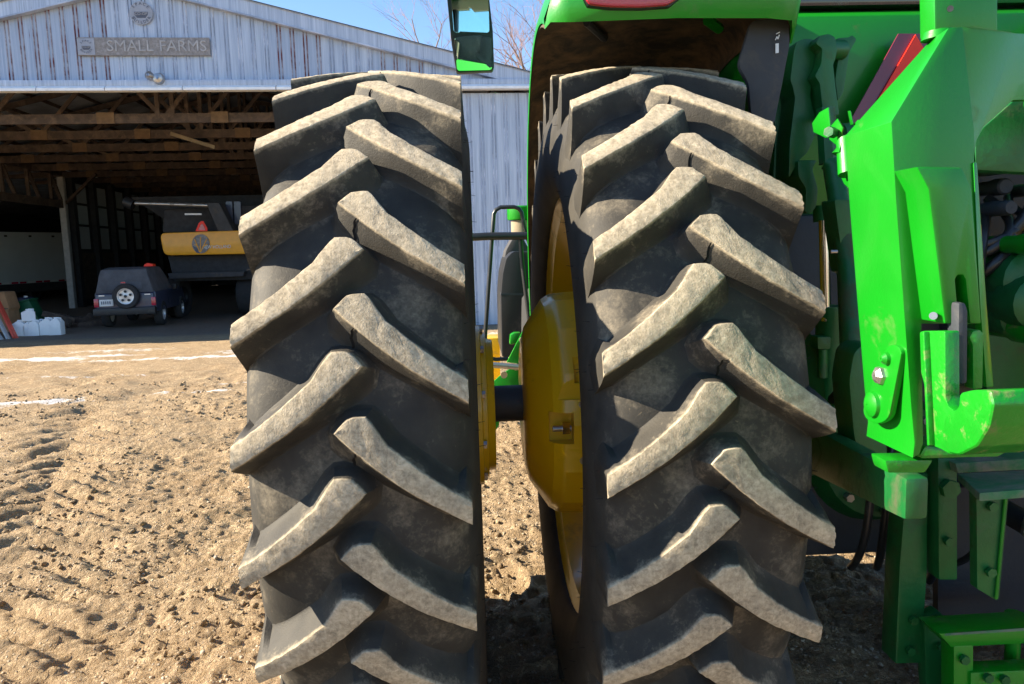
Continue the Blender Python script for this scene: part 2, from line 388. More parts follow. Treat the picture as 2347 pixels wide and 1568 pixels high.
ii = (np.arange(ny-1)[:, None]*nx + np.arange(nx-1)[None, :]).ravel()
quads = np.stack([ii, ii+1, ii+nx+1, ii+nx], -1).astype(np.int32)
me.loops.add(quads.size); me.loops.foreach_set('vertex_index', quads.ravel())
me.polygons.add(len(quads)); me.polygons.foreach_set('loop_start', np.arange(0, quads.size, 4, dtype=np.int32)); me.polygons.foreach_set('loop_total', np.full(len(quads), 4, np.int32))
me.update(calc_edges=True); me.polygons.foreach_set('use_smooth', np.ones(len(quads), bool))
snow = np.zeros_like(X)
def patch(cx, cy, rx, ry, a=1.0):
    global snow; snow = np.maximum(snow, a*np.exp(-(((X-cx)/rx)**2+((Y-cy)/ry)**2)))
for a in ((-5.4, 6.15, 1.3, .24, .85), (-3.4, 6.6, .9, .12, .62), (-8.4, 11.9, 1.5, .5, .95), (-6.3, 11.4, 1.2, .3, .7), (-4.6, 11.3, 1.6, .35, .72), (-3.0, 7.4, .9, .1, .6),
          (-7.0, 12.4, 1.0, .25, .75), (-5.6, 8.6, 1.6, .15, .55), (-7.3, 13.2, 2.2, .4, .55), (-4.3, 12.2, 1.4, .5, .56), (-6.5, 5.6, .8, .2, .5), (0.35, 12.6, 1.6, 1.7, 1.1)): patch(*a)
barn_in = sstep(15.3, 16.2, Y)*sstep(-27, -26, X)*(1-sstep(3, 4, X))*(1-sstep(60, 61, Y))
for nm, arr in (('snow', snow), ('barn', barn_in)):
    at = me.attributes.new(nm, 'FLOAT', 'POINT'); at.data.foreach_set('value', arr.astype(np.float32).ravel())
me.materials.append(MT['ground'])
struct(link('ground', me))

# loose clods and stones lying on the mud
def scatter(name, label, n, smin, smax, power, flat, mat, seed, dmax):
    rng = np.random.default_rng(seed); bm = bmesh.new(); bmesh.ops.create_icosphere(bm, subdivisions=1, radius=1.0)
    bv = np.array([v.co[:] for v in bm.verts]); bf = np.array([[v.index for v in f.verts] for f in bm.faces]); bm.free()
    d = 1.0+dmax*rng.random(n)**1.6; az = R(-46)+rng.random(n)*R(78)
    x = CAM.x+d*np.sin(az); y = CAM.y+d*np.cos(az)
    keep = (y > -1.3) & (x < 2.2) & (vnoise(x*1.6, y*1.6, 31+seed) > .34); x = x[keep]; y = y[keep]; d = d[keep]; n = len(x)
    s = (smin+(smax-smin)*rng.random(n)**power)*(1+0.06*d)
    z = gz(x, y)
    sc = s[:, None, None]*(0.65+0.7*rng.random((n, 1, 3)))*(1+0.5*(rng.random((n, len(bv), 1))-.5))
    sc[:, :, 2] *= flat
    v = bv[None]*sc; a = rng.random(n)*6.28; ca, sa = np.cos(a)[:, None], np.sin(a)[:, None]
    vx = v[:, :, 0]*ca-v[:, :, 1]*sa+x[:, None]; vy = v[:, :, 0]*sa+v[:, :, 1]*ca+y[:, None]; vz = v[:, :, 2]+z[:, None]+0.2*s[:, None]
    vv = np.stack([vx, vy, vz], -1).reshape(-1, 3); ff = (bf[None]+(np.arange(n)*len(bv))[:, None, None]).reshape(-1, 3).astype(np.int32)
    me = bpy.data.meshes.new(name); me.vertices.add(len(vv)); me.vertices.foreach_set('co', vv.astype(np.float32).ravel())
    me.loops.add(ff.size); me.loops.foreach_set('vertex_index', ff.ravel()); me.polygons.add(len(ff))
    me.polygons.foreach_set('loop_start', np.arange(0, ff.size, 3, dtype=np.int32)); me.polygons.foreach_set('loop_total', np.full(len(ff), 3, np.int32)); me.update(calc_edges=True)
    me.materials.append(MT[mat])
    o = link(name, me); o['kind'] = 'stuff'; o['label'] = label; o['category'] = 'gravel'
scatter('gravel', 'loose pale gravel scattered over the mud', 26000, 0.0018, 0.0080, 3.2, .75, 'stone', 3, 9)
scatter('mud_clods', 'crumbled clods of tan mud on the yard', 26000, 0.003, 0.015, 3.4, .7, 'ground', 5, 10)

# ------------------------------------------------------------------ barn (local frame: x along the front wall from the ridge, y into the barn)
BA = 0.070
barn = empty('barn', (-7.2, 15.49, -0.30)); barn.rotation_euler.z = BA
tag(barn, 'large weathered grey metal barn with open front and rusty ribs', 'barn')
FL = -0.30                                            # barn floor level in the world; children use z + 0.30
RIDGE, SLOPE, HALF, DEEP = 7.70, 0.248, 10.25, 34.0
def roof_z(s): return RIDGE - SLOPE*abs(s)
def bz(z): return z - FL
def corr_panel(s0, w, zb, ztop, d, nrib, red):
    """a ribbed sheet: flat pans with raised ribs; red remnants on rib flanks"""
    mb = MB(); pts = []
    p = w/nrib
    for i in range(nrib):
        a = s0+i*p
        pts += [(a, 0, 0), (a+p*0.60, 0, 1), (a+p*0.635, -0.022, 1), (a+p*0.675, -0.022, 1), (a+p*0.71, 0, 0), (a+p*0.85, 0, 1), (a+p*0.885, -0.022, 1), (a+p*0.925, -0.022, 1), (a+p*0.96, 0, 0)]
    pts.append((s0+w, 0, 0))
    for (a, da, ma), (b2, db, _) in zip(pts[:-1], pts[1:]):
        zt0 = ztop(a); zt1 = ztop(b2)
        mb.add([(a, d+da, bz(zb)), (b2, d+db, bz(zb)), (b2, d+db, bz(zt1)), (a, d+da, bz(zt0))], [(0,1,2,3)], ma)
    o = mb.build('siding_panel', ['siding_red' if red else 'siding', 'rib_red' if red else 'rib_pale'], barn)
    return o
PW = 1.14; s = -0.64-9*PW; k = 0
REDS = {4, 6, 7, 8, 12, 14}
idx = 0
while s < HALF-0.05:
    w = min(PW, HALF-s); s0 = max(s, -HALF)
    w = s+w-s0
    if w > 0.1: corr_panel(s0, w, 5.36, lambda q: roof_z(q)-0.20, 0.0, max(1, round(w/0.285)), idx in REDS)
    s += PW; idx += 1
s = 6.7
while s < HALF-0.05:
    w = min(PW, HALF-s); corr_panel(s, w, FL, lambda q: 5.12, 0.03, max(1, round(w/0.285)), False); s += PW
s = -HALF
while s < -6.7:
    w = min(PW, -6.7-s); corr_panel(s, w, FL, lambda q: 5.12, 0.03, max(1, round(w/0.285)), False); s += PW
for sg in (-1, 1):
    # fascia following the roof edge and its lip
    f = MB().prism([(0, -0.16, bz(RIDGE)), (sg*(HALF+.25), -0.16, bz(roof_z(HALF+.25))), (sg*(HALF+.25), -0.16, bz(roof_z(HALF+.25)-0.31)), (0, -0.16, bz(RIDGE-0.31))], (0, 0.03, 0)).build('fascia', 'siding', barn)
    MB().prism([(0, -0.175, bz(RIDGE-0.312)), (sg*(HALF+.25), -0.175, bz(roof_z(HALF+.25)-0.312)), (sg*(HALF+.25), -0.175, bz(roof_z(HALF+.25)-0.345)), (0, -0.175, bz(RIDGE-0.345))], (0, 0.16, 0)).build('fascia_lip', 'rib_pale', barn)
    mb = MB(); n = 24
    for i in range(n):          # roof sheet, ridged on both sides
        y0 = -0.2+i*(DEEP+.4)/n; y1 = -0.2+(i+1)*(DEEP+.4)/n
        mb.add([(0, y0, bz(RIDGE)+.01), (sg*(HALF+.3), y0, bz(roof_z(HALF+.3))+.01), (sg*(HALF+.3), y1, bz(roof_z(HALF+.3))+.01), (0, y1, bz(RIDGE)+.01),
                (0, y0, bz(RIDGE)-.02), (sg*(HALF+.3), y0, bz(roof_z(HALF+.3))-.02), (sg*(HALF+.3), y1, bz(roof_z(HALF+.3))-.02), (0, y1, bz(RIDGE)-.02)],
               [(0,1,2,3), (7,6,5,4)])
    mb.build('roof', 'barn_dark', barn)
    for i in range(11):
        q = 0.5+i*0.93
        MB().box(sg*q-0.02 if sg > 0 else -q-0.02, sg*q+0.02 if sg > 0 else -q+0.02, 0.2, DEEP, bz(roof_z(q))-0.125, bz(roof_z(q))-0.03).build('purlin', 'wood_old', barn)
# door header: grey band above, white lip below
MB().box(-HALF, HALF, -0.20, -0.01, bz(5.27), bz(5.40)).build('header_band', 'siding', barn, bevel=0.01)
for a, b2 in ((-10.2, -4.6), (-4.58, -2.12), (-2.10, -0.72), (-0.70, 0.9), (0.92, 2.9), (2.92, 10.2)):
    MB().prism([(a, -0.21, bz(5.27)), (a, -0.27, bz(5.22)), (a, -0.27, bz(5.165)), (a, -0.05, bz(5.165)), (a, -0.05, bz(5.27))], (b2-a, 0, 0)).build('header_lip', 'galv_white', barn)
# trusses
ZC = 4.83
def truss(y, first):
    t = empty('truss', None, barn)
    L = HALF-0.15
    MB().box(-L, L, y-0.04, y+0.04, bz(ZC-.11), bz(ZC+.11)).build('bottom_chord', 'wood_old', t)
    for sg in (-1, 1):
        MB().beam((0, y, bz(RIDGE)-.23), (sg*L, y, bz(roof_z(L))-.23), 0.06, 0.16).build('top_chord', 'wood_old', t)
        nodes = [(1.9, 0.0), (1.9, 3.9), (5.9, 3.9), (5.9, 8.0)]
        for a, b2 in nodes:
            MB().beam((sg*b2, y+.002, bz(ZC)), (sg*a, y+.002, bz(roof_z(a))-.23), 0.05, 0.10).build('web', 'wood_old', t)
        for q in (1.3, 3.9, 6.5):
            MB().box(sg*q-.2, sg*q+.2, y-.062, y-.045, bz(ZC-.12), bz(ZC+.14)).build('gusset', 'gusset', t)
    MB().beam((-0.12, y, bz(ZC)), (-0.12, y, bz(RIDGE)-.3), 0.09, 0.10, upv=(0,1,0)).build('king_post', 'wood_old', t)
    MB().beam((0.22, y, bz(ZC)), (0.22, y, bz(RIDGE)-.35), 0.09, 0.10, upv=(0,1,0)).build('king_post', 'wood_old', t)
    return t
for i in range(12): truss(1.3+2.45*i, i == 0)
# a loose pale brace hanging between the first trusses
MB().beam((-0.35, 2.9, bz(4.72)), (0.55, 3.6, bz(4.45)), 0.05, 0.09).build('loose_brace', 'wood_pale', barn)
# walls beyond the open bay, back wall, right wall
LX = -7.6
D0 = 13.4
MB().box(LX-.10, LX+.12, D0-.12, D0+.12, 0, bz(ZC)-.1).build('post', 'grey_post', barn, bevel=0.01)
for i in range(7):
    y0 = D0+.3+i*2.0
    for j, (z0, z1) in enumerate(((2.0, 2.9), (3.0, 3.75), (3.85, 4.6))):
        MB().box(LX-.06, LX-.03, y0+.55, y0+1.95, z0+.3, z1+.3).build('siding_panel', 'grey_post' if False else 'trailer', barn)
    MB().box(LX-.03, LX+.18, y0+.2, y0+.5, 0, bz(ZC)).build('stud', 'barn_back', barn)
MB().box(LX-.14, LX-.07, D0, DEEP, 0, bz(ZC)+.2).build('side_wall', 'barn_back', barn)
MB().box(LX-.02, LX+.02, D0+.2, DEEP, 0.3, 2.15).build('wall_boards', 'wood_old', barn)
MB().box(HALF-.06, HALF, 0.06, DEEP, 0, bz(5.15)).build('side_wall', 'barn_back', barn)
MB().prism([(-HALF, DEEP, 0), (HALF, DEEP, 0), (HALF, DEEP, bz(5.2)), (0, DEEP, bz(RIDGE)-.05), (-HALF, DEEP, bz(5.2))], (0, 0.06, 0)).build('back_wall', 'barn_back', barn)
# girder over the open side bay
MB().box(LX-.16, LX-.08, 0.05, D0, bz(ZC)+.23, bz(5.3)).build('side_wall', 'barn_back', barn)
g = empty('girder', None, barn)
MB().box(LX-.06, LX+.06, 0.1, D0, bz(ZC)-.05, bz(ZC)+.22).build('chord', 'wood_old', g)
MB().box(LX-.06, LX+.06, 0.1, D0, bz(ZC)-1.28, bz(ZC)-1.0).build('chord', 'wood_old', g)
for i in range(8):
    y0 = D0-1.7*i
    MB().beam((LX, y0-.1, bz(ZC)-1.05), (LX, y0-.85, bz(ZC)), 0.09, 0.11, upv=(1,0,0)).build('web', 'wood_old', g)
    MB().beam((LX, y0-.9, bz(ZC)-1.05), (LX, y0-.9, bz(ZC)), 0.09, 0.11, upv=(1,0,0)).build('web', 'wood_old', g)
MB().beam((LX+.1, D0, bz(ZC)-1.1), (LX+1.3, D0, bz(ZC)), 0.09, 0.13, upv=(0,1,0)).build('knee_brace', 'wood_old', barn)
# lean-to beyond the open bay
MB().prism([(LX-.2, 0, bz(5.0)), (LX-.2, DEEP, bz(5.0)), (LX-9, DEEP, bz(4.2)), (LX-9, 0, bz(4.2))], (0, 0, .05)).build('lean_to_roof', 'barn_dark', barn)
MB().box(LX-9.1, LX-9, 0, DEEP, 0, bz(4.2)).build('lean_to_wall', 'barn_back', barn)
MB().box(LX-9, LX-.2, DEEP-.1, DEEP, 0, bz(4.6)).build('lean_to_wall', 'barn_back', barn)
# sign board with worn lettering
sb = MB().box(-1.26, 1.51, -0.075, -0.035, bz(5.945), bz(6.325)).build('sign_board', 'sign_board', barn)
for word, wx in (('SMALL', -.165), ('FARMS', 0.945)):
    v, f = text_mesh(word, 0.335, 0.006); mb = MB()
    mb.add([(wx+x*1.02, -0.083-z, bz(6.135)+y) for x, y, z in v], f); mb.build('lettering', 'letter_grey', sb)
MB().box(-1.25, -0.90, -0.086, -0.076, bz(5.955), bz(6.30)).build('sign_plate', 'logo_pale', sb)
def coop(cx, cz, r, d, parent, plate_on):
    n = 40
    if plate_on: MB().prism([(cx+r*math.cos(2*math.pi*i/n), d, cz+r*math.sin(2*math.pi*i/n)) for i in range(n)], (0, .012, 0)).build('emblem_plate', 'logo_pale', parent)
    for word, a0, a1, rr, flip in (('SPACE', 140, 40, .80, 1), ('BUILDER', 212, 328, .80, -1)):
        mb = MB()
        for i, ch in enumerate(word):
            a = R(a0+(a1-a0)*i/(len(word)-1)); v, f = text_mesh(ch, r*.36, .002)
            tx = (a-math.pi/2) if flip > 0 else (a+math.pi/2)
            mb.add([(cx+rr*r*math.cos(a)+x*math.cos(tx)-y*math.sin(tx), d-.006-z, cz+rr*r*math.sin(a)+x*math.sin(tx)+y*math.cos(tx)) for x, y, z in v], f)
        mb.build('emblem_lettering', 'logo_dark', parent)['kind'] = 'stuff'
    sh = [(-.58,.10), (.58,.10), (.58,-.12), (.36,-.42), (-.36,-.42), (-.58,-.12)]
    MB().prism([(cx+a*r, d-.005, cz+b2*r) for a, b2 in sh], (0, .004, 0)).build('emblem_shield', 'logo_dark', parent)
    v, f = text_mesh('CO-OP', r*.36, .002)
    MB().add([(cx+x*.95, d-.010-z, cz-.08*r+y) for x, y, z in v], f).build('emblem_name', 'letter_grey', parent)
coop(0.11, bz(6.845), 0.245, -0.05, barn, True)
coop(-1.075, bz(6.125), 0.155, -0.09, sb, False)
# flood light on the header
fl = MB(); fl.lathe([(-.02,.03), (.0,.10), (.10,.13), (.12,.11)], (0.42, -0.30, bz(5.42)), 'Y', 14); fl.beam((0.42, -0.2, bz(5.42)), (0.42, -0.05, bz(5.47)), .05, .05)
fl.lathe([(-.05,.03), (.02,.09), (.08,.09)], (0.25, -0.33, bz(5.47)), 'Y', 12)
fl.build('flood_light', 'steel', barn, smooth=40)

# ------------------------------------------------------------------ things inside the barn
def wheel(name, c, r, w, parent, rim='alloy', axis='X', rr=0.6):
    ty = MB().lathe([(-w*.42, r*rr), (-w*.5, r*.75), (-w*.48, r*.93), (-w*.35, r), (w*.35, r), (w*.48, r*.93), (w*.5, r*.75), (w*.42, r*rr)], c, axis, 28).build(name, 'tyre_plain', parent, smooth=40)
    sgn = -1
    mb = MB(); mb.lathe([(-w*.40, r*rr), (-w*.38, r*rr*.9), (-w*.22, r*rr*.86), (-w*.18, r*rr*.45), (-w*.26, r*rr*.2), (-w*.26, 0.001)], c, axis, 28)
    mb.lathe([(w*.40, r*rr), (w*.38, r*rr*.9), (w*.22, r*rr*.86), (w*.18, r*rr*.45), (w*.26, r*rr*.2), (w*.26, 0.001)], c, axis, 28)
    mb.build('wheel_disc', rim, ty, smooth=40)
    return ty
# small soft-top off-roader, seen from behind; built at the origin heading +Y
J = empty('small_off_roader', (-9.20, 18.2, -0.285)); J.rotation_euler.z = R(8)
tag(J, 'small dark soft-top off-roader with spare wheel on its tailgate, inside the barn', 'car')
def loft(secs):
    """box-like loft through sections (y, x half bottom, x half top, z0, z1)"""
    mb = MB(); vs = []; fs = []
    for y, xb, xt, z0, z1 in secs: vs += [(-xb, y, z0), (xb, y, z0), (xt, y, z1), (-xt, y, z1)]
    for i in range(len(secs)-1):
        o = i*4
        for j in range(4): fs.append((o+j, o+(j+1) % 4, o+4+(j+1) % 4, o+4+j))
    fs += [(0,1,2,3), tuple(len(vs)-1-i for i in range(4))]
    return mb.add(vs, fs)
loft([(0.05,.74,.72,.42,.92), (0.0,.70,.70,.46,.90)][::-1] + [(0.06,.76,.74,.42,.94), (2.1,.77,.74,.42,.95), (2.2,.76,.70,.42,.98), (3.45,.74,.66,.45,.93), (3.55,.68,.6,.5,.85)]).build('body', 'jeep_body', J, bevel=0.02)
top = loft([(0.02,.70,.60,.93,1.40), (0.08,.73,.56,.93,1.545), (0.7,.73,.56,.94,1.60), (1.5,.73,.55,.94,1.58), (1.95,.73,.60,.94,1.30)])
tp = top.build('soft_top', 'jeep_top', J, bevel=0.03)
MB().prism([(-.46,-.004,1.0), (.46,-.004,1.0), (.40,.035,1.36), (-.40,.035,1.36)], (0,.02,0)).build('rear_window', 'jeep_top', tp, bevel=0.01)
for sg in (-1, 1):
    MB().box(sg*.70-.055, sg*.70+.055, -.03, .03, .58, .80).build('tail_light', 'lamp_red', J, bevel=0.01)
    MB().box(sg*.56-.07, sg*.56+.07, -.02, .02, .86, .89).build('latch', 'alloy', J)
    wheel('wheel', (sg*.66, .75, .33), .33, .22, J); wheel('wheel', (sg*.66, 2.95, .33), .33, .22, J)
    MB().box(sg*.79-.06, sg*.79+.06, 1.9, 2.0, .92, 1.06).build('door_mirror', 'black', J, bevel=0.02)
MB().box(-.76, .76, -.16, .05, .36, .55).build('rear_bumper', 'black', J, bevel=0.03)
sp = wheel('spare_wheel', (.07, -.12, .85), .325, .2, J, axis='Y', rr=.64)
mb = MB()
for i in range(5):
    a = i*2*math.pi/5+.3; mb.lathe([(-.078,.035), (-.079,.001)], (.07+.125*math.cos(a), -.12, .85+.125*math.sin(a)), 'Y', 10)
mb.lathe([(-.085,.04), (-.09,.001)], (.07, -.12, .85), 'Y', 12)
mb.build('wheel_opening', 'black', sp)
MB().box(-.02, .09, -.17, -.13, 1.19, 1.225).build('brake_light', 'lamp_red', J)
pl = MB().box(-.62, -.28, -.05, -.03, .60, .775).build('number_plate', 'white', J, bevel=0.005)
mb = MB()
for i in range(5): mb.box(-.57+i*.05, -.545+i*.05, -.056, -.051, .65, .73)
mb.build('plate_marks', 'logo_dark', pl)
MB().prism([(.38, .55, 1.601), (.62, .55, 1.601), (.60, .55, 1.66), (.48, .55, 1.69), (.40, .55, 1.65)], (0, .3, 0)).build('roof_flag', 'smv_red', J)

# combine harvester, rear view
CB = empty('combine_harvester', (-8.0, 20.6, -0.29)); tag(CB, 'yellow combine harvester parked deep in the barn behind the off-roader', 'combine harvester')
YC = 20.6
def cpl(name, pts, Y, depth, mat, parent=CB, bevel=0.0):
    return MB().prism(ppoly(pts, Y), (0, depth, 0)).build(name, mat, parent, bevel=bevel, origin=CB.location)
hood = cpl('rear_hood', rounded([(365,534), (610,526), (612,578), (585,582), (375,586)], 14), YC, 1.6, 'amber', bevel=0.05)
cpl('hood_edge', [(612,526), (640,525), (640,575), (612,578)], YC+.05, 1.5, 'amber')
n = 22
em = MB().prism([P(460+20*math.cos(2*math.pi*i/n), 559+22*math.sin(2*math.pi*i/n), YC-.03) for i in range(n)], (0, .02, 0)).build('emblem', 'sign_board', CB, origin=CB.location)
for a in ((458,578,446,548), (459,578,460,543), (460,578,474,548), (455,566,446,560), (464,566,475,560)):
    MB().beam(P(a[0], a[1], YC-.045), P(a[2], a[3], YC-.045), .02, .035, upv=(0,1,0)).build('emblem_vein', 'amber', CB, origin=CB.location)
cpl('emblem_dark_patch', [(441,563), (450,579), (458,581), (456,570)], YC-.035, .004, 'logo_dark')  # dark patch at the emblem's lower left
v, f = text_mesh('NEW HOLLAND', 0.155, 0.003); c0 = P(497, 566, YC-.03)
MB().add([(c0.x+x*.72, c0.y-z, c0.z+y*.9) for x, y, z in v], f).build('lettering', 'white', CB, origin=CB.location)
sm = cpl('slow_vehicle_sign', [(448,530), (455,512), (461,507), (466,507), (475,523), (475,530)], YC+.1, .02, 'smv_red')
cpl('sign_centre', [(454,528), (461,514), (465,514), (471,528)], YC+.08, .01, 'lamp_red')
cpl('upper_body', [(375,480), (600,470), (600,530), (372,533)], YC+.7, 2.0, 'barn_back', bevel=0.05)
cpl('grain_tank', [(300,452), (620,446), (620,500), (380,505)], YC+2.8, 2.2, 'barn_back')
MB().tube([P(310,466,YC+.2), P(478,471,YC+.2)], .06, 12).build('unloading_tube', 'steel', CB, origin=CB.location, smooth=40)
MB().tube([P(286,462,YC+.3), P(306,470,YC+.3)], .16, 12).build('tube_boot', 'black', CB, origin=CB.location, smooth=40)
MB().beam(P(424,491,YC+.3), P(462,491,YC+.3), .05, .05).build('work_light', 'white', CB, origin=CB.location)
cpl('chute', [(472,465), (502,465), (535,530), (500,530)], YC+.05, .5, 'liner_grey', bevel=0.02)
for a in (517, 536): cpl('cab_window', rounded([(a,462), (a+15,462), (a+17,512), (a+2,514)], 3), YC+.6, .1, 'jeep_body')
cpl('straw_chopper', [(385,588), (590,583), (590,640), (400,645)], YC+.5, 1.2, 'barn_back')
cpl('spreader_plate', [(384,627), (560,622), (557,633), (390,639)], YC+.2, .6, 'liner_grey')
for a in (395, 560):
    p0 = P(a+10, 655, YC+1.2); wheel('rear_wheel', (p0.x-CB.location.x, p0.y-CB.location.y, .62), .62, .5, CB, rim='black')

# parked semi-trailer in the lean-to
TR = empty('semi_trailer', (-21, 32, -0.3)); tag(TR, 'long pale box trailer with red and white tape in the dark lean-to', 'trailer')
a0 = P(-160, 520, 31.0); a1 = P(158, 546, 37.5); 
def tbox(name, z0, z1, mat, off=0.0, t=2.4):
    d = (a1-a0); d.z = 0; d.normalize(); nrm = Vector((-d.y, d.x, 0))
    q = [Vector((a0.x, a0.y, 0))-nrm*off, Vector((a1.x, a1.y, 0))-nrm*off]
    return MB().prism([q[0]+Vector((0,0,z0)), q[1]+Vector((0,0,z0)), q[1]+Vector((0,0,z1)), q[0]+Vector((0,0,z1))], nrm*t).build(name, mat, TR, origin=TR.location)
tbox('box_body', .55, 2.95, 'trailer'); tbox('frame_rail', .15, .54, 'barn_back', 0.01, 1.0)
d = (a1-a0); d.z = 0; L = d.length; d.normalize(); nrm = Vector((-d.y, d.x, 0))
for i in range(16):
    q = Vector((a0.x, a0.y, 0)) + d*(L*i/16) - nrm*.02
    MB().prism([q+Vector((0,0,.56)), q+d*(L/20)+Vector((0,0,.56)), q+d*(L/20)+Vector((0,0,.64)), q+Vector((0,0,.64))], nrm*.01).build('reflective_tape', 'white' if i % 3 == 1 else 'lamp_red', TR, origin=TR.location)
for i in range(5):
    q = Vector((a0.x, a0.y, 0)) + d*(L*(i+.6)/5.4) - nrm*.03
    MB().prism([q+Vector((0,0,2.72)), q+d*.14+Vector((0,0,2.72)), q+d*.14+Vector((0,0,2.8)), q+Vector((0,0,2.8))], nrm*.02).build('marker_light', 'black', TR, origin=TR.location)
for i in range(3):
    q = a0+d*(L*.35+i*1.3)+nrm*.5; wheel('wheel', (q.x-TR.location.x, q.y-TR.location.y, .5), .5, .3, TR, rim='black')

# white jugs in a row on the floor behind the door line
YJ = 17.2
def jug(px, w, ztop, label, yoff=0.0, handle=True, z0=0.0, rot=0.0):
    p = P(px, 752, YJ+yoff); o = empty('plastic_jug', (p.x, p.y, float(gz(p.x, p.y))+z0)); o.rotation_euler = (0, 0, rot)
    tag(o, label, 'jug', 'white jugs on the barn floor'); h = ztop
    m = MB(); hw = w/2
    m.prism([(-hw, -.11, 0), (hw, -.11, 0), (hw, -.11, h*.72), (hw*.55, -.11, h*.93), (-hw*.1, -.11, h*.93), (-hw, -.11, h*.72)], (0, .22, 0)); m.build('body', 'jug', o, bevel=0.015)
    MB().lathe([(h*.9, .028), (h*1.0, .028), (h*1.0, .001)], (-hw*.35+.1*w, 0, 0), 'Z', 12).build('cap', 'jug', o, smooth=40)
    if handle: MB().tube([(hw*.75, 0, h*.70), (hw*.8, 0, h*.95), (hw*.1, 0, h*.97), (0, 0, h*.92)], .018, 8).build('handle', 'jug', o, smooth=60)
    return o
jug(46, .33, .40, 'white plastic jug at the end of the row beside the leaning red plank')
jug(66, .18, .36, 'narrow white plastic jug second from the red plank')
jug(81, .26, .40, 'white plastic jug set forward in the middle of the jug row', -.03)
jug(96, .16, .40, 'slim white plastic jug standing behind the middle of the row', .12)
jug(110, .30, .44, 'square white plastic jug with inset handle near the row end')
jug(130, .30, .44, 'white plastic jug at the row end nearest the off-roader')
jug(68, .30, .30, 'white plastic jug lying on top of the other jugs', .05, True, .37, .5)
# pallet below the jugs
pl0 = P(36, 752, YJ); pl1 = P(146, 748, YJ)
# leaning boards, box, bins at the left
def board(name, label, cat, a, b2, Y0, Y1, w, t, mat):
    p = P(a[0], a[1], Y0); q = P(b2[0], b2[1], Y1)
    mb = MB().beam(p, q, w, t, upv=(0,1,0)); o = mb.build(name, mat, None, bevel=0.006, origin=p); return tag(o, label, cat)
board('plank', 'long orange red plank leaning in the barn doorway', 'plank', (36,775), (-30,640), 16.6, 18.2, .05, .13, 'red_paint')
board('plank', 'grey weathered plank leaning beside the red plank', 'plank', (20,778), (-25,690), 16.5, 17.4, .05, .10, 'grey_post')
board('plank', 'second grey plank lower down in the leaning heap', 'plank', (5,780), (-30,730), 16.4, 17.0, .05, .08, 'grey_post')
bx = empty('cardboard_box', P(8, 740, 18.6)); bx.location.z = -0.29; tag(bx, 'tall brown cardboard box behind the leaning red plank', 'box')
MB().prism([(-.5,-.25,0), (.33,-.25,0), (.30,-.25,.55), (.34,-.25,.62), (.24,-.25,1.05), (-.5,-.25,1.08)], (0,.5,0)).build('carton', 'cardboard', bx, bevel=0.02)
MB().box(-.5, .31, -.26, -.252, .60, .63).build('tape_strip', 'wood_old', bx)
bn = empty('green_bin', P(80, 740, 19.2)); bn.location.z = -0.29; bn.rotation_euler.y = R(-14); tag(bn, 'dark green plastic bin tilted behind the white jugs', 'bin')
MB().prism([(-.16,-.2,0), (.30,-.2,0), (.20,-.2,.75), (-.20,-.2,.75)], (0,.4,0)).build('tub', 'dark_green_plastic', bn, bevel=0.02)
MB().box(-.23, .23, -.23, .23, .751, .80).build('rim', 'dark_green_plastic', bn, bevel=0.01)
bd = empty('blue_drum', P(55, 740, 19.4)); bd.location.z = -0.29; tag(bd, 'dark blue plastic drum behind the white jugs', 'drum')
MB().lathe([(0,.001), (0,.3), (.04,.31), (.3,.30), (.32,.31), (.55,.30), (.57,.31), (.82,.30), (.85,.27), (.85,.001)], (0,0,0), 'Z', 28).build('shell', 'dark_blue_plastic', bd, smooth=40)
MB().lathe([(.851,.05), (.89,.05), (.89,.001)], (.12,0,0), 'Z', 12).build('bung', 'white', bd)
random.seed(4)
for i in range(9):
    px = 150+i*7; py = 742-random.random()*22
    p = P(px, 742, 18.8+.1*i); p.z = -0.27+.05*(i % 4)
    q = p+Vector((random.uniform(-.9, .9), random.uniform(-.4, .4), random.uniform(.02, .28)))
    o = MB().beam(p, q, .04, .16).build('scrap_board', 'wood_old', None, bevel=0.004, origin=p)
    tag(o, 'brown scrap board in the heap between the jugs and the off-roader', 'board', 'scrap boards heaped on the barn floor')

# ------------------------------------------------------------------ bare trees behind the barn
def tree(x, y, h, seed, label):
    rnd = random.Random(seed); root = empty('bare_tree', (x, y, -0.35)); tag(root, label, 'tree', 'bare trees behind the barn')
    limbs = MB(); twigs = MB()
    def grow(p, d, L, r, lev):
        n = 4; pts = [p]; rr = [r]
        for i in range(n):
            d = (d + Vector((rnd.uniform(-1,1), rnd.uniform(-1,1), rnd.uniform(-.25,.6)))*0.16).normalized(); pts.append(pts[-1]+d*(L/n)); rr.append(r*(1-.45*(i+1)/n))
        (limbs if lev < 3 else twigs).tube(pts, rr, 7 if lev < 2 else (5 if lev < 3 else 3), caps=False)
        if lev >= 5: return
        for k in range((3, 4, 4, 4, 4)[lev]):
            i = rnd.randint(2 if lev else 3, n); a = rnd.uniform(0, 6.28); sp = rnd.uniform(.45, .95)
            o = d.orthogonal().normalized(); o = o*math.cos(a)+d.cross(o)*math.sin(a)
            nd = (d*math.cos(sp)+o*math.sin(sp)+Vector((0,0,.18))).normalized()
            grow(pts[i], nd, L*rnd.uniform(.55, .75), rr[i]*.62, lev+1)
    grow(Vector((0,0,0)), Vector((0,0,1)), h*.38, h*.022, 0)
    limbs.build('trunk', 'bark', root, smooth=60); twigs.build('crown', 'twig', root)
c1 = P(1130, 100, 44); tree(c1.x+.9, 44, 23.0, 5, 'bare leafless tree rising behind the barn roof beside the fender')
c1 = P(1010, 100, 50); tree(c1.x, 50, 21.0, 11, 'bare tree whose thin twig tips show left of the mirror')
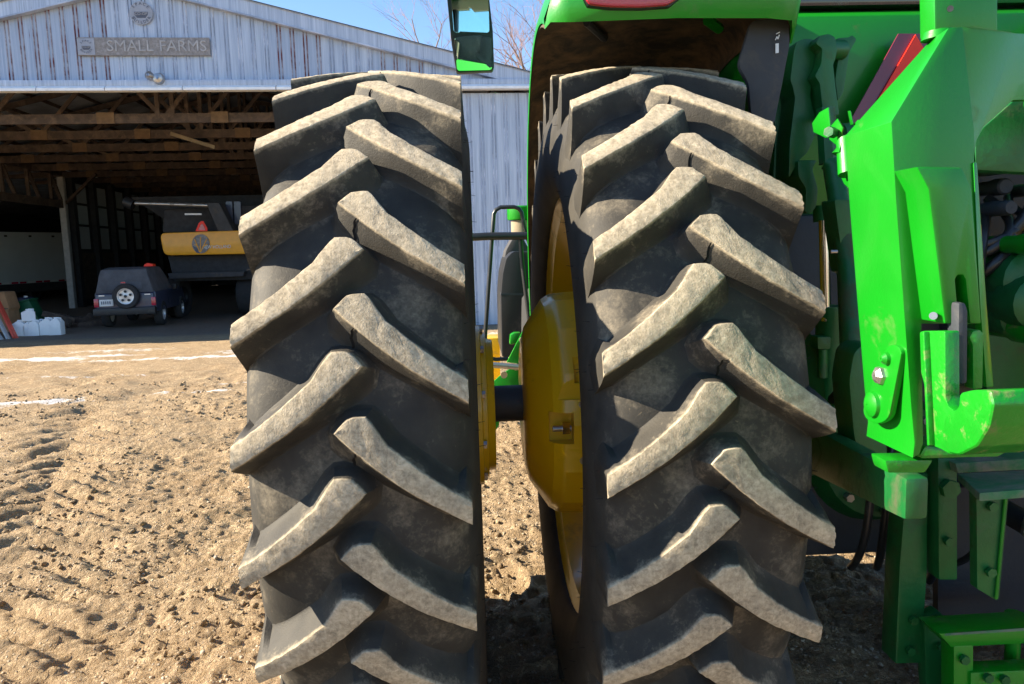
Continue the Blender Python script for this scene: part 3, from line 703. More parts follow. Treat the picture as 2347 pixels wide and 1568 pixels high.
c1 = P(1215, 100, 48); tree(c1.x+.5, 48, 23.0, 23, 'bare tree partly hidden by the green fender')

# ================================================================== the tractor
AX = 1.0                                             # axle height
T = empty('tractor', (1.42, 1.2, 0.0)); tag(T, 'green and yellow farm tractor with dual rear wheels, seen from behind', 'tractor')
O0 = (0, 0, 0)
RT, RC = 1.02, 0.962
def interp(tab, a):
    for (a0, v0), (a1, v1) in zip(tab[:-1], tab[1:]):
        if a <= a1: return v0+(v1-v0)*(a-a0)/(a1-a0)
    return tab[-1][1]
# carcass half profile by arc length from the crown: (u, r)
PRO = [(0,.962), (.06,.960), (.12,.955), (.165,.946), (.195,.931), (.217,.908), (.231,.880), (.240,.845), (.245,.80), (.243,.75), (.234,.71), (.218,.675), (.205,.655), (.19,.65)]
arc = [0.0]
for (u0, r0), (u1, r1) in zip(PRO[:-1], PRO[1:]): arc.append(arc[-1]+math.hypot(u1-u0, r1-r0))
tu = [(a, p[0]) for a, p in zip(arc, PRO)]; tr = [(a, p[1]) for a, p in zip(arc, PRO)]
def lug_pt(a, s, h):
    """a lateral arc coordinate, s along the tread, h 0 carcass .. 1 lug top"""
    sg = 1 if a >= 0 else -1; a = abs(a)
    bu, br = interp(tu, a), interp(tr, a)
    tuu = min(a, .228+.25*max(0, a-.228)); trr = RT-.33*tuu*tuu
    hh = h; u = bu+(tuu-bu)*hh; r = br+(trr-br)*hh
    th = s/RT
    return (sg*u, -r*math.cos(th), r*math.sin(th))
UP_E = [(-.027,0), (-.012,.016), (0,.0275), (.012,.029), (.033,.0285), (.045,.012), (.070,-.026), (.125,-.074), (.175,-.113), (.228,-.148)]
LO_E = [(-.027,0), (-.010,-.017), (.030,-.054), (.068,-.086), (.115,-.122), (.165,-.154), (.228,-.193)]
def resample(pl, n):
    d = [0]
    for p, q in zip(pl[:-1], pl[1:]): d.append(d[-1]+math.dist(p, q))
    tx = list(zip(d, [p[0] for p in pl])); ty = list(zip(d, [p[1] for p in pl]))
    return [(interp(tx, d[-1]*i/(n-1)), interp(ty, d[-1]*i/(n-1))) for i in range(n)]
def lug_mesh(side, seed, crack):
    rnd = random.Random(seed); n = 30
    U = resample(UP_E, n); Lo = resample(LO_E, n)
    ring = U + [(U[-1][0], U[-1][1]+(Lo[-1][1]-U[-1][1])*q) for q in (.33, .67)] + Lo[:0:-1]
    k = len(ring); nrm = []
    for i in range(k):
        a, c = ring[i-1], ring[(i+1) % k]; d = (c[0]-a[0], c[1]-a[1]); l = math.hypot(*d); nrm.append((-d[1]/l, d[0]/l))
    jit = [rnd.uniform(-1, 1) for _ in range(k)]
    V, Fc, dust = [], [], []
    levels = [(-.0022, 1.0, 1.0), (-.0002, .992, 1.0), (.0009, .965, .80), (.0030, .88, .44), (.0085, .64, .34), (.0160, .32, .32), (.0225, .050, .30), (.0255, .012, .28), (.031, -.06, .28)]
    for li, (off, h, du) in enumerate(levels):
        for i, ((a, s), (nx_, ny_)) in enumerate(zip(ring, nrm)):
            o = off
            inner = max(0, 1-max(0, a)/.12)
            if off > .003: o *= 1+.50*inner*(1 if ny_ < 0 else 0)
            if a > .2 and nx_ > .5: o *= 1.9
            if li < 3: o += .0008*jit[i]
            V.append(lug_pt(a+nx_*o, s+ny_*o, h+(.012*jit[(i*7) % k] if li < 2 else 0))); dust.append(du)
    for li in range(len(levels)-1):
        for i in range(k):
            a, b2 = li*k+i, li*k+(i+1) % k
            Fc.append((a, a+k, b2+k, b2))
    # worn top: strips between the two long edges, inset ring first
    m = 5; rows = []
    for i in range(n):
        ru = i; rl = 0 if i == 0 else (n+2+(n-1-i))
        a0, s0 = ring[ru]; a1, s1 = ring[rl]; row = [ru]
        if i > 0:
            for j in range(1, m):
                q = j/m; aa, ss = a0+(a1-a0)*q, s0+(s1-s0)*q
                hh = 1.0+.018*math.sin(math.pi*q)+rnd.uniform(-.022, .016)
                row.append(len(V)); V.append(lug_pt(aa+rnd.uniform(-.001,.001), ss+rnd.uniform(-.001,.001), hh)); dust.append(1.02)
            row.append(rl)
        rows.append(row)
    for i in range(1, n):
        r0, r1 = rows[i-1], rows[i]
        for j in range(m):
            if i == 1: Fc.append((r0[0], r1[j+1], r1[j]))
            else: Fc.append((r0[j], r0[j+1], r1[j+1], r1[j]))
    e = rows[-1]                         # close between end row and end ring points
    Fc.append(tuple([n-1, n, n+1, n+2] + e[-2:0:-1]))
    nf = len(Fc)
    if crack:                            # a split in the lower flank near the nose
        pts = []; a0 = .012; 
        for j in range(7):
            h = .97-.15*j; w = .0028*math.sin(math.pi*(j+.6)/7.2)+.0007
            off = interp([(0,.0255), (.05,.0225), (.32,.0160), (.64,.0085), (.965,.0009), (1.2,.0)], h)*1.45+.0016
            a = a0+rnd.uniform(-.0025,.0025)+.010*j/6; s = interp([(x, y) for x, y in LO_E], a)
            for sg in (-1, 1): pts.append(lug_pt(a-.66*off+sg*w, s-.75*off+sg*w*.2, h))
        b0 = len(V); V += pts; dust += [0]*len(pts)
        for j in range(6): Fc.append((b0+2*j, b0+2*j+1, b0+2*j+3, b0+2*j+2))
    if side < 0: V = [(-x, y, z) for x, y, z in V]; Fc = [tuple(reversed(f)) for f in Fc]
    me = bpy.data.meshes.new('lug'); me.from_pydata(V, [], Fc)
    me.materials.append(MT['lug']); me.materials.append(MT['crack'])
    me.polygons.foreach_set('material_index', [0]*nf+[1]*(len(Fc)-nf))
    at = me.attributes.new('dust', 'FLOAT', 'POINT'); at.data.foreach_set('value', dust)
    bm = bmesh.new(); bm.from_mesh(me)
    main = [f for f in bm.faces if f.material_index == 0]; bmesh.ops.recalc_face_normals(bm, faces=main)
    bm.to_mesh(me); bm.free(); set_smooth(me, 33)
    return me
LUGS = {1: [lug_mesh(1, 20+i, i % 3 != 2) for i in range(5)], -1: [lug_mesh(-1, 40+i, False) for i in range(5)]}
full = [(-u, r) for u, r in PRO[:0:-1]] + PRO
def carcass(seed):
    n = 160; V = []; Fc = []; du = []
    fine = []
    for (u0, r0), (u1, r1) in zip(full[:-1], full[1:]):
        for q in (0, .5): fine.append((u0+(u1-u0)*q, r0+(r1-r0)*q))
    fine.append(full[-1]); k = len(fine)
    for j in range(n):
        a = 2*math.pi*j/n
        for u, r in fine:
            V.append((u, -r*math.cos(a), r*math.sin(a))); du.append(.40 if r > .9 else .06)
    for j in range(n):
        for i in range(k-1):
            a = j*k+i; b2 = ((j+1) % n)*k+i; Fc.append((a, a+1, b2+1, b2))
    me = bpy.data.meshes.new('tyre'); me.from_pydata(V, [], Fc); me.materials.append(MT['rubber'])
    at = me.attributes.new('dust', 'FLOAT', 'POINT'); at.data.foreach_set('value', du)
    bm = bmesh.new(); bm.from_mesh(me); bmesh.ops.recalc_face_normals(bm, faces=bm.faces); bm.to_mesh(me); bm.free()
    set_smooth(me, 180); return me
CARC = carcass(1)
DL, ST = 0.2390, 0.1252
def phases(ph):
    out = [(k, ph-k*DL) for k in range(-4, 11)]
    gap = (2*math.pi-14*DL)/12
    out += [(10+j, ph-10*DL-j*gap) for j in range(1, 12)]
    return out
def tyre(xc, ph, label):
    t = link('tyre', CARC, T, (xc, 0, AX)); t['label'] = label
    rnd = random.Random(int(ph*1000))
    for side, off in ((1, 0.0), (-1, ST)):
        for k, th in phases(ph):
            o = bpy.data.objects.new('lug', LUGS[side][rnd.randrange(5)]); col.objects.link(o)
            o.parent = t; o.rotation_euler = (-(th+off)+rnd.uniform(-.002, .002), 0, 0)
    # moulding hairs on both sidewalls
    mb = MB()
    for i in range(170):
        a = rnd.uniform(0, 2*math.pi); sg = rnd.choice((-1, 1)); r = rnd.choice((.845, .80, .77, .88, .90)); u = interp([(.70,.234), (.75,.243), (.80,.245), (.845,.240), (.88,.231), (.905,.219)], r)
        p = Vector((sg*u, -r*math.cos(a), r*math.sin(a))); L = rnd.uniform(.008, .016)
        q = p+Vector((sg*L, rnd.uniform(-.003,.003), rnd.uniform(-.003,.003)))
        mb.tube([p, q], [.0008, .0005], 3)
    h = mb.build('rubber_hairs', 'crack', t); h['kind'] = 'stuff'
    return t
XL, XR = -0.2487, 0.4720
tl = tyre(XL, 1.1097, 'muddy outer dual rear tyre with chevron lugs')
tr_ = tyre(XR, 1.0270, 'muddy inner rear tyre with chevron lugs under the fender')

def boolean_cut(o, cutter):
    m = o.modifiers.new('b', 'BOOLEAN'); m.object = cutter; m.operation = 'DIFFERENCE'; m.solver = 'EXACT'
    bpy.context.view_layer.update(); dg = bpy.context.evaluated_depsgraph_get()
    me = bpy.data.meshes.new_from_object(o.evaluated_get(dg)); o.modifiers.clear(); old = o.data; o.data = me
    bpy.data.objects.remove(cutter); bpy.data.meshes.remove(old)
# inner wheel: rim, disc and cast hub
c = (0, 0, AX)
rm = MB().lathe([(.672,.60), (.665,.665), (.655,.665), (.65,.635), (.60,.615), (.44,.60), (.345,.61), (.300,.632), (.290,.662), (.279,.672), (.272,.668), (.274,.655), (.286,.640), (.296,.615), (.345,.590), (.40,.575), (.415,.54), (.42,.36)], c, 'X', 72).build('rim', 'yellow', T, smooth=40, origin=O0)
hub = MB().lathe([(.138,.001), (.138,.19), (.150,.245), (.207,.332), (.235,.350), (.42,.362), (.42,.001)], c, 'X', 15).build('wheel_hub', 'yellow', T, bevel=0.010, origin=O0, smooth=22)
def cut_box(x0, x1, y0, y1, z0, z1): return MB().box(x0, x1, y0, y1, z0, z1).build('c', 'yellow', None)
boolean_cut(hub, cut_box(.195, .262, -.50, -.285, .945, 1.035))
boolean_cut(hub, cut_box(.268, .36, -.50, -.29, 1.115, 1.185))
boolean_cut(hub, cut_box(.17, .33, -.50, -.325, 1.07, 1.22))
boolean_cut(hub, cut_box(.24, .36, -.50, -.335, .80, .93))
bl = MB(); bl.tube([(.205,-.315,.985), (.258,-.315,.985)], .0085, 12); bl.build('hub_bolt', 'steel', hub, smooth=40, origin=O0)
MB().tube([(.232,-.315,.985), (.252,-.315,.985)], .019, 6).build('hub_nut', 'chrome', hub, origin=O0)
for q in ((.285,-.352,.90), (.285,-.352,1.06)):
    MB().tube([q, (q[0], q[1]-.008, q[2])], .010, 12).build('hub_plug', 'steel', hub, origin=O0)
# outer wheel: rim and stepped flange facing the gap, axle between
MB().lathe([(-.44,.60), (-.045,.635), (-.040,.668), (-.035,.668), (-.045,.63), (-.08,.60), (-.12,.56), (-.10,.34)], c, 'X', 64).build('rim', 'yellow', T, smooth=40, origin=O0)
fl2 = MB().lathe([(-.10,.34), (-.015,.33), (-.012,.255), (.008,.255), (.008,.232), (.024,.232), (.024,.212), (.046,.208), (.046,.05)], c, 'X', 40).build('flange', 'yellow', T, bevel=0.003, origin=O0)
for i in range(10):
    a = 2*math.pi*(i+.5)/10
    MB().tube([(.008, -.243*math.cos(a), AX+.243*math.sin(a)), (.018, -.243*math.cos(a), AX+.243*math.sin(a))], .012, 6).build('flange_bolt', 'steel', fl2, origin=O0)
MB().lathe([(-.1,.058), (.20,.058)], c, 'X', 32).build('axle', 'cast_iron', T, smooth=60, origin=O0)

# fender: a hood over the inner tyre
def fender():
    secs = []
    th0, th1, n = 69, 176, 30
    V, Fi, Fo = [], [], []
    mi, mo = MB(), MB()
    rows_i, rows_o = [], []
    for j in range(n+1):
        th = R(th0+(th1-th0)*j/n); q = j/n
        xl = .200+.055*q; xr = .852
        def pt(x, rho): return (x, -rho*math.cos(th), AX+rho*math.sin(th))
        inner = [pt(xl, 1.125), pt(xl+.012, 1.150), pt(xl+.06, 1.165), pt((xl+xr)/2, 1.172), pt(xr-.10, 1.168), pt(xr-.03, 1.155), pt(xr-.012, 1.12), pt(xr-.008, 1.08)]
        outer = [pt(xl-.001, 1.134), pt(xl-.003, 1.150), pt(xl+.015, 1.20), pt(xl+.05, 1.245), pt((xl+xr)/2, 1.285), pt(xr-.06, 1.29), pt(xr-.005, 1.28), pt(xr+.002, 1.14), pt(xr-.002, 1.08)]
        rows_i.append(inner); rows_o.append(outer)
    for rows, mb in ((rows_i, mi), (rows_o, mo)):
        k = len(rows[0]); vs = [p for r in rows for p in r]; fs = []
        for j in range(n):
            for i in range(k-1): fs.append((j*k+i, j*k+i+1, (j+1)*k+i+1, (j+1)*k+i))
        mb.add(vs, fs)
    f = mo.build('fender', 'green', T, smooth=60, origin=O0)
    mi.build('fender_liner', 'muddy_black', f, smooth=60, origin=O0)
    # rear lip: closes inner and outer skins, bulging a little
    a, b2 = rows_i[0], rows_o[0]
    ei = a; eo = [b2[0], b2[2], b2[3], b2[4], b2[5], b2[6], b2[7], b2[8]]
    wt = (0, .35, .9, 1, 1, .8, .25, 0)
    mid = [tuple(Vector(p)*.35+Vector(q)*.65+w*Vector((0,-.055,-.030))) for p, q, w in zip(ei, eo, wt)]
    low = [tuple(Vector(p)*.95+Vector(q)*.05+w*Vector((0,-.045,-.045))) for p, q, w in zip(ei, eo, wt)]
    mb = MB(); k = 8; mb.add([*ei, *low, *mid, *eo], [(r*k+i, r*k+i+1, (r+1)*k+i+1, (r+1)*k+i) for r in range(3) for i in range(k-1)])
    mb.build('fender_lip', 'green', f, smooth=70, origin=O0)
    return f
fd = fender()
MB().prism([P(x, y, -.50) for x, y in rounded([(1342,-4), (1352,9), (1400,14), (1470,15), (1530,11), (1555,-4), (1555,-60), (1342,-60)], 8)], (0, .06, 0)).build('tail_light', 'lamp_red', fd, bevel=0.006, origin=O0)
MB().prism([P(x, y, -.49) for x, y in [(1335,-6), (1347,14), (1400,19), (1470,20), (1535,16), (1563,-6), (1563,-60), (1335,-60)]], (0, .05, 0)).build('light_bezel', 'black', fd, bevel=0.006, origin=O0)
plate('inner_liner', rounded([(1692,150), (1722,48), (1808,36), (1811,100), (1792,200), (1774,290), (1722,272), (1716,190)], 14), -.40, .02, 'liner_grey', fd)
st = plate('sticker', [(1778,100), (1785,99), (1785,121), (1778,122)], -.405, .003, 'white', fd, 0)
mb = MB()
for i, (x0, y0, x1, y1) in enumerate(((1777,92,1781,84), (1781,84,1783,90), (1783,90,1786,80), (1779,78,1787,74))): mb.beam(P(x0,y0,-.406), P(x1,y1,-.406), .002, .003, upv=(0,1,0))
mb.build('sticker_marks', 'white', fd, origin=O0)
plate('mud_flap', rounded([(1310,170), (1345,105), (1420,62), (1540,50), (1640,62), (1690,105), (1705,160), (1690,260), (1320,260)], 20), .55, .02, 'muddy_black', fd)
MB().tube([P(1345,52,-.1), P(1385,88,.1)], .012, 8).build('fender_stay', 'cast_iron', fd, origin=O0)
MB().tube([P(1622,46,-.15), P(1648,66,-.1)], .016, 8).build('fender_stay', 'green', fd, origin=O0)
plate('fender_bracket', rounded([(1720,205), (1782,200), (1778,245), (1722,262)], 8), -.05, .25, 'green_worn', fd)

# cab, body panel, hood
def wbox(name, x0, x1, y0, y1, z0, z1, mat, parent=T, bevel=0.01): return MB().box(x0, x1, y0, y1, z0, z1).build(name, mat, parent, bevel=bevel, origin=O0)
rp = MB().prism([(.90,.14,2.24), (.90,.04,2.20), (.90,.03,2.05), (.90,.10,1.60), (.90,.16,1.10), (.90,.45,1.10), (.90,.45,2.24)], (1.05, 0, 0)).build('rear_panel', 'green', T, bevel=0.02, origin=O0)
wbox('window_sill', .90, 1.95, .10, .24, 2.245, 2.33, 'glass_dark', bevel=0.012)
wbox('rear_window', .95, 1.90, .16, .175, 2.335, 3.05, 'glass_dark', bevel=0)
cabr = wbox('cab_roof', .80, 2.04, 0.0, 1.85, 3.05, 3.25, 'green', bevel=0.06)
for x in (.90, 1.92):
    wbox('cab_pillar', x-.03, x+.03, .16, .23, 2.335, 3.048, 'black'); wbox('cab_pillar', x-.03, x+.03, 1.60, 1.68, 1.70, 3.048, 'black')
    wbox('side_window', x-.006, x+.006, .235, 1.595, 2.352, 3.045, 'cab_glass', bevel=0)
    wbox('cab_door', x-.02, x+.02, .47, 1.59, 1.70, 2.35, 'green', bevel=0.008)
wbox('cab_floor', .93, 1.90, .46, 1.66, 1.25, 1.68, 'black')
wbox('seat', 1.20, 1.62, .62, .80, 2.0, 2.75, 'black', bevel=0.05)
wbox('seat_base', 1.20, 1.62, .80, 1.20, 1.69, 2.10, 'black', bevel=0.05)
wbox('hood', 1.02, 1.82, 1.70, 4.9, 1.25, 2.02, 'green', bevel=0.08)
wbox('chassis', 1.05, 1.80, .46, 4.7, .42, 1.24, 'green_dirty')
wbox('shade_tank', .56, 1.04, 1.15, 2.85, .38, 1.22, 'black', bevel=0.04)  # added unseen behind the tyre to shade the ground below the tractor
wbox('rear_housing', .98, 1.88, .02, .44, .42, 1.58, 'cast_iron', bevel=0.03)
MB().lathe([(.42,.11), (.75,.12), (.98,.20), (1.02,.26)], (0,.0,AX), 'X', 28).build('axle_housing', 'green_dirty', T, smooth=40, origin=O0)
fw_ = wheel('front_tyre', (.53-1.42, 3.4-1.2, .72), .72, .44, T, rim='yellow')
# mirror on its arm
def mrp(a, b2): return (960.4+.124*a, .124*b2)
YM = 1.35
def mpt(x, y, off=0.0, tz=.06):
    x0 = P(1078, 80, YM).x; q = P(x, y, YM); yy = YM+.60*(q.x-x0)-tz*(q.z-2.4)+off
    return P(x, y, yy)
mh = MB().prism([mpt(*q) for q in rounded([(1018,-70), (1112,-70), mrp(1300,0), mrp(1365,560), mrp(1390,1250), mrp(1360,1305), mrp(730,1340), mrp(690,1320), mrp(600,800), mrp(520,0)], 5)], (0, .05, 0)).build('mirror_housing', 'black', T, bevel=0.006, origin=O0)
for nm, pts in (('upper_glass', [mrp(575,-300), mrp(1275,-300), mrp(1300,570), mrp(1270,605), mrp(680,605), mrp(640,570)]), ('lower_glass', [mrp(655,700), mrp(850,670), mrp(1150,662), mrp(1335,695), mrp(1348,1265), mrp(1310,1295), mrp(735,1310), mrp(700,1275)])):
    MB().prism([mpt(*q, *((-.012, .17) if nm == 'lower_glass' else (-.004, .06))) for q in rounded(pts, 2.5)], (0, .003, 0)).build(nm, 'mirror', mh, origin=O0)
mc = P(1080, -60, YM+.05)
MB().tube([mc+Vector((0,0,-.15)), mc+Vector((0,0,.12)), mc+Vector((.2,.1,.16)), (.90, 1.62, mc.z+.14)], .016, 10).build('mirror_arm', 'black_tube', T, smooth=60, origin=O0)

# steps, handrail, tank and bracket ahead of the wheels
def zz(a, b2): return (1047.7+.297*a, 407.4+.297*b2)
def ztube(name, pts, Y, r, mat, n=12): return MB().tube([P(*zz(*p), Y) for p in pts], r, n).build(name, mat, T, smooth=60, origin=O0)
ztube('handrail', [(395,1398), (300,1402), (255,1395), (228,1365), (215,1310), (218,1200), (262,560), (283,280), (300,248), (335,228), (440,226), (475,238), (497,268), (520,380), (560,520), (600,660)], 2.6, .0135, 'black_tube')
ztube('handrail', [(488,470), (500,640), (560,1130)], 2.58, .0145, 'black_tube')
ztube('grab_bar', [(60,462), (240,452), (600,448)], 2.56, .026, 'black_tube')
ztube('step_edge', [(215,1442), (340,1450), (515,1466)], 2.3, .019, 'steel')
tk = MB().prism(ppoly(rounded([zz(345,1385), zz(338,905), zz(352,740), zz(380,620), zz(430,570), zz(640,565), zz(640,1385)], 6), 2.9), (0, .9, 0)).build('fuel_tank', 'black', T, bevel=0.03, origin=O0)
MB().prism(ppoly([zz(338,908), zz(338,893), zz(640,893), zz(640,908)], 2.893), (0, .2, 0)).build('tank_strap', 'cast_iron', tk, origin=O0)
MB().prism(ppoly(rounded([zz(362,640), zz(378,560), zz(440,450), zz(500,450), zz(560,560), zz(560,640)], 5), 3.3), (0, .5, 0)).build('tank_shoulder', 'liner_grey', tk, bevel=0.02, origin=O0)
p = P(*zz(500,420), 3.0); ncap = P(*zz(500,350), 3.0)
MB().lathe([(0,.075), (.13,.075)], p-Vector((0,0,.05)), 'Z', 20).build('filler_neck', 'wood_pale', tk, smooth=60, origin=O0)
MB().lathe([(0,.095), (.01,.1), (.085,.1), (.095,.09), (.095,.001)], p+Vector((0,0,.085)), 'Z', 24).build('filler_cap', 'green', tk, smooth=40, origin=O0)
br = plate('step_bracket', [zz(540,1118), zz(512,1440), zz(384,1426)], 2.35, .03, 'green', T, 0.003)
plate('step_bracket', [zz(250,1600), zz(330,1530), zz(405,1478), zz(520,1472), zz(520,1700), zz(250,1700)], 2.36, .02, 'green', T, 0.003)
plate('bracket_gusset', [zz(410,1215), zz(440,1198), zz(490,1195), zz(480,1280), zz(405,1290)], 2.5, .08, 'green', br, 0.01)
for q in ((505,1258), (455,1462), (362,1523), (425,1640)):
    pp = P(*zz(*q), 2.33); MB().tube([pp, pp+Vector((0,.02,0))], .022, 10).build('bracket_bolt', 'bolt_zinc', br, origin=O0)
plate('front_hub_casing', rounded([zz(100,1250), zz(180,1242), zz(330,1236), zz(335,1640), zz(100,1640)], 4), 3.75, .3, 'yellow', T, 0.02)
plate('step_tread', [zz(245,1880), zz(325,1850), zz(325,1910), zz(250,2030), zz(225,2040)], 2.4, .25, 'green', T, 0.004)

# lift arms, lift cylinder, lower link
def z3(a, b2): return (1775.3+.297*a, 58.2+.297*b2)
def z4(a, b2): return (1833.0+.408*a, 465.6+.408*b2)
la = plate('lift_arm', rounded([z3(*q) for q in ((122,420), (150,200), (172,125), (240,100), (310,112), (322,190), (300,330), (275,540), (292,625), (335,800), (255,980), (190,1040), (110,1180), (118,900), (160,560), (140,470))], 6), -.22, .10, 'green_dirty', T, 0.008)
plate('arm_eye', rounded([z3(*q) for q in ((318,140), (345,80), (420,64), (468,90), (484,190), (470,262), (452,300), (470,460), (500,690), (380,720), (350,450), (312,390), (360,300), (370,180))], 5), -.27, .08, 'green_dirty', la, 0.008)
plate('arm_cheek', rounded([z3(*q) for q in ((482,98), (575,92), (600,74), (634,108), (578,205), (552,380), (530,520), (490,582), (468,420), (492,262))], 5), -.20, .09, 'green_dirty', la, 0.008)
MB().tube([P(*z3(335,190), -.23), P(*z3(520,190), -.20)], .028, 16).build('arm_pin', 'green_dirty', la, smooth=60, origin=O0)
plate('arm_bracket', rounded([z3(*q) for q in ((180,1040), (330,1040), (290,1110), (335,1260), (322,1400), (275,1455), (235,1440), (245,1260), (186,1170))], 8), -.24, .12, 'green_dirty', la, 0.008)
plate('arm_lower', rounded([z3(*q) for q in ((0,560), (20,480), (150,480), (152,700), (110,1180), (100,1500), (-30,1500), (0,1000))], 8), -.12, .12, 'green_dirty', la, 0.008)
lr = MB().tube([P(*z3(392,640), -.30), P(*z3(420,1065), -.31)], [.026, .028], 8).build('lift_rod', 'green_dirty', T, smooth=30, origin=O0)
MB().tube([P(*z3(405,1050), -.31), P(*z3(460,1085), -.32), P(*z3(535,1568), -.36), P(*z3(585,1900), -.42), P(*z3(600,2500), -.48)], [.024, .030, .030, .030, .030], 14).build('rod_sleeve', 'green_dirty', lr, smooth=50, origin=O0)
MB().tube([P(*z3(515,860), -.42), P(*z3(600,855), -.42)], .034, 14).build('rod_collar', 'green_dirty', lr, smooth=40, origin=O0)
# stamped lock plate, bent so that one flank faces the sun
def plate3(name, pts, t, mat, parent, bevel=0.002):
    return MB().prism([P(x, y, Y) for x, y, Y in pts], t).build(name, mat, parent, bevel=bevel, origin=O0)
lk = plate3('lock_plate', [(*z3(288,755), -0.680), (*z3(345,670), -0.725), (*z3(415,630), -0.780), (*z3(437,860), -0.800), (*z3(395,870), -0.765), (*z3(300,825), -0.690)], (.006,.006,0), 'green', T)
plate3('lock_tongue', [(*z3(437,770), -0.800), (*z3(485,716), -0.840), (*z3(526,790), -0.880), (*z3(505,880), -0.860), (*z3(470,922), -0.830), (*z3(420,880), -0.790)], (.006,.006,0), 'green', lk)
pp = P(*z3(462,830), -0.850); MB().tube([pp, pp+Vector((-.022,-.02,0))], .011, 6).build('lock_bolt', 'green_dirty', lk, origin=O0)
plate3('lock_fin', [(*z3(563,660), -0.830), (*z3(583,657), -0.860), (*z3(607,765), -0.860), (*z3(585,770), -0.830)], (.004,.004,0), 'green', lk)
plate3('lock_ear', [(*z3(605,770), -0.840), (*z3(640,728), -0.880), (*z3(662,730), -0.900), (*z3(692,795), -0.920), (*z3(660,830), -0.900)], (.004,.004,0), 'green', lk)
MB().tube([P(*z3(528,1000), -0.880), P(*z3(560,880), -0.880), P(*z3(578,1150), -0.900)], .022, 12).build('lock_handle', 'green', lk, smooth=50, origin=O0)
plate3('lock_stop', [(*z3(508,1165), -0.840), (*z3(540,1148), -0.870), (*z3(585,1150), -0.910), (*z3(588,1275), -0.910), (*z3(535,1225), -0.860)], (.006,.006,0), 'green', lk)
cy = MB().lathe([(0,.001), (0,.042), (.04,.047), (.10,.049), (.38,.045), (.40,.050), (.425,.050), (.43,.001)], P(1900, 1010, -.18)-Vector((0,0,.01)), 'Z', 28).build('lift_cylinder', 'green_dirty', T, smooth=40, origin=O0)
MB().tube([P(1893, 735, -.20), P(1888, 505, -.20)], .0150, 20).build('piston_rod', 'chrome', cy, smooth=60, origin=O0)
MB().tube([P(1889, 508, -.18), P(1888, 470, -.18)], .031, 20).build('rod_head', 'green_dirty', cy, smooth=40, origin=O0)
plate('cylinder_port', rounded([z4(100,750), z4(175,752), z4(172,820), z4(102,822)], 4), -.245, .05, 'green_dirty', cy, 0.004)
MB().tube([P(*z4(130,820), -.23), P(*z4(128,980), -.23)], .014, 10).build('port_pipe', 'green_dirty', cy, smooth=50, origin=O0)
MB().tube([P(*z4(95,1210), -.30), P(*z4(190,1105), -.38), P(*z4(275,1005), -.45)], [.012, .013, .022], 12).build('hose_end', 'green_dirty', T, smooth=50, origin=O0)
MB().tube([P(*z4(190,1105), -.385), P(*z4(235,1055), -.42)], .0165, 12).build('hose_ring', 'black', T, smooth=50, origin=O0)
plate('lower_link', rounded([z4(*q) for q in ((302,840), (350,795), (430,790), (480,1200), (500,1420), (470,1520), (350,1505), (302,1300), (276,1000))], 12), -.62, .10, 'green_dirty', T, 0.02)
plate('link_strut', rounded([z4(*q) for q in ((195,-20), (290,-20), (330,420), (345,780), (300,820), (285,400), (250,385))], 6), -.40, .08, 'green_dirty', T, 0.01)
pp = P(*z4(210,272), -.42); MB().tube([pp, pp+Vector((-.018,0,0))], .005, 8).build('grease_nipple', 'steel', T, origin=O0)

# slow-vehicle triangle on the rear panel
smv = plate('slow_vehicle_sign', [(2060,77), (2138,77), (2262,292), (2252,304), (1950,304), (1942,290)], -.035, .006, 'smv_dark', T, 0)
plate('sign_triangle', [(2099,79), (2222,292), (1976,292)], -.042, .005, 'smv_red', smv, 0)

# hydraulic couplers and hoses in the dark behind the hitch
random.seed(12)
for i in range(7):
    a = P(2240+random.uniform(0, 150), 400+random.uniform(0, 80), -.15); b2 = P(2230+random.uniform(0, 160), 560+random.uniform(0, 160), -.25)
    m_ = (a+b2)/2+Vector((random.uniform(-.12,.12), -.14, random.uniform(-.1,.1)))
    pts = [(1-q)**2*a+2*q*(1-q)*m_+q*q*b2 for q in [j/8 for j in range(9)]]
    MB().tube(pts, random.uniform(.011, .02), 10).build('hydraulic_hose', 'black_tube', T, smooth=60, origin=O0)
for x, y, Y, r, L, mt in ((2330,690,-.3,.075,.10,'green_dirty'), (2290,720,-.22,.06,.10,'green_dirty'), (2345,560,-.35,.03,.12,'green'), (2265,480,-.2,.022,.1,'cast_iron'), (2300,640,-.2,.09,.14,'green_dirty'), (2335,745,-.3,.05,.13,'green_worn'), (2280,430,-.16,.025,.05,'cast_iron')):
    p = P(x, y, Y); MB().lathe([(-L,.001), (-L,r*.8), (-L*.9,r), (0,r), (.02,r*.85), (.25,r*.85)], p, 'Y', 18).build('coupler', mt, T, smooth=40, origin=O0)
plate('valve_block', rounded([(2262,770), (2300,700), (2400,690), (2400,900), (2262,900)], 8), -.12, .15, 'green_dirty', T, 0.01)
plate('top_link_bracket', rounded([(2238,300), (2400,235), (2400,385), (2238,392)], 4), -.30, .25, 'green_dirty', T, 0.01)
plate('panel_underside', [(2228,392), (2400,385), (2400,1050), (2228,1050)], -.02, .03, 'cast_iron', T, 0)

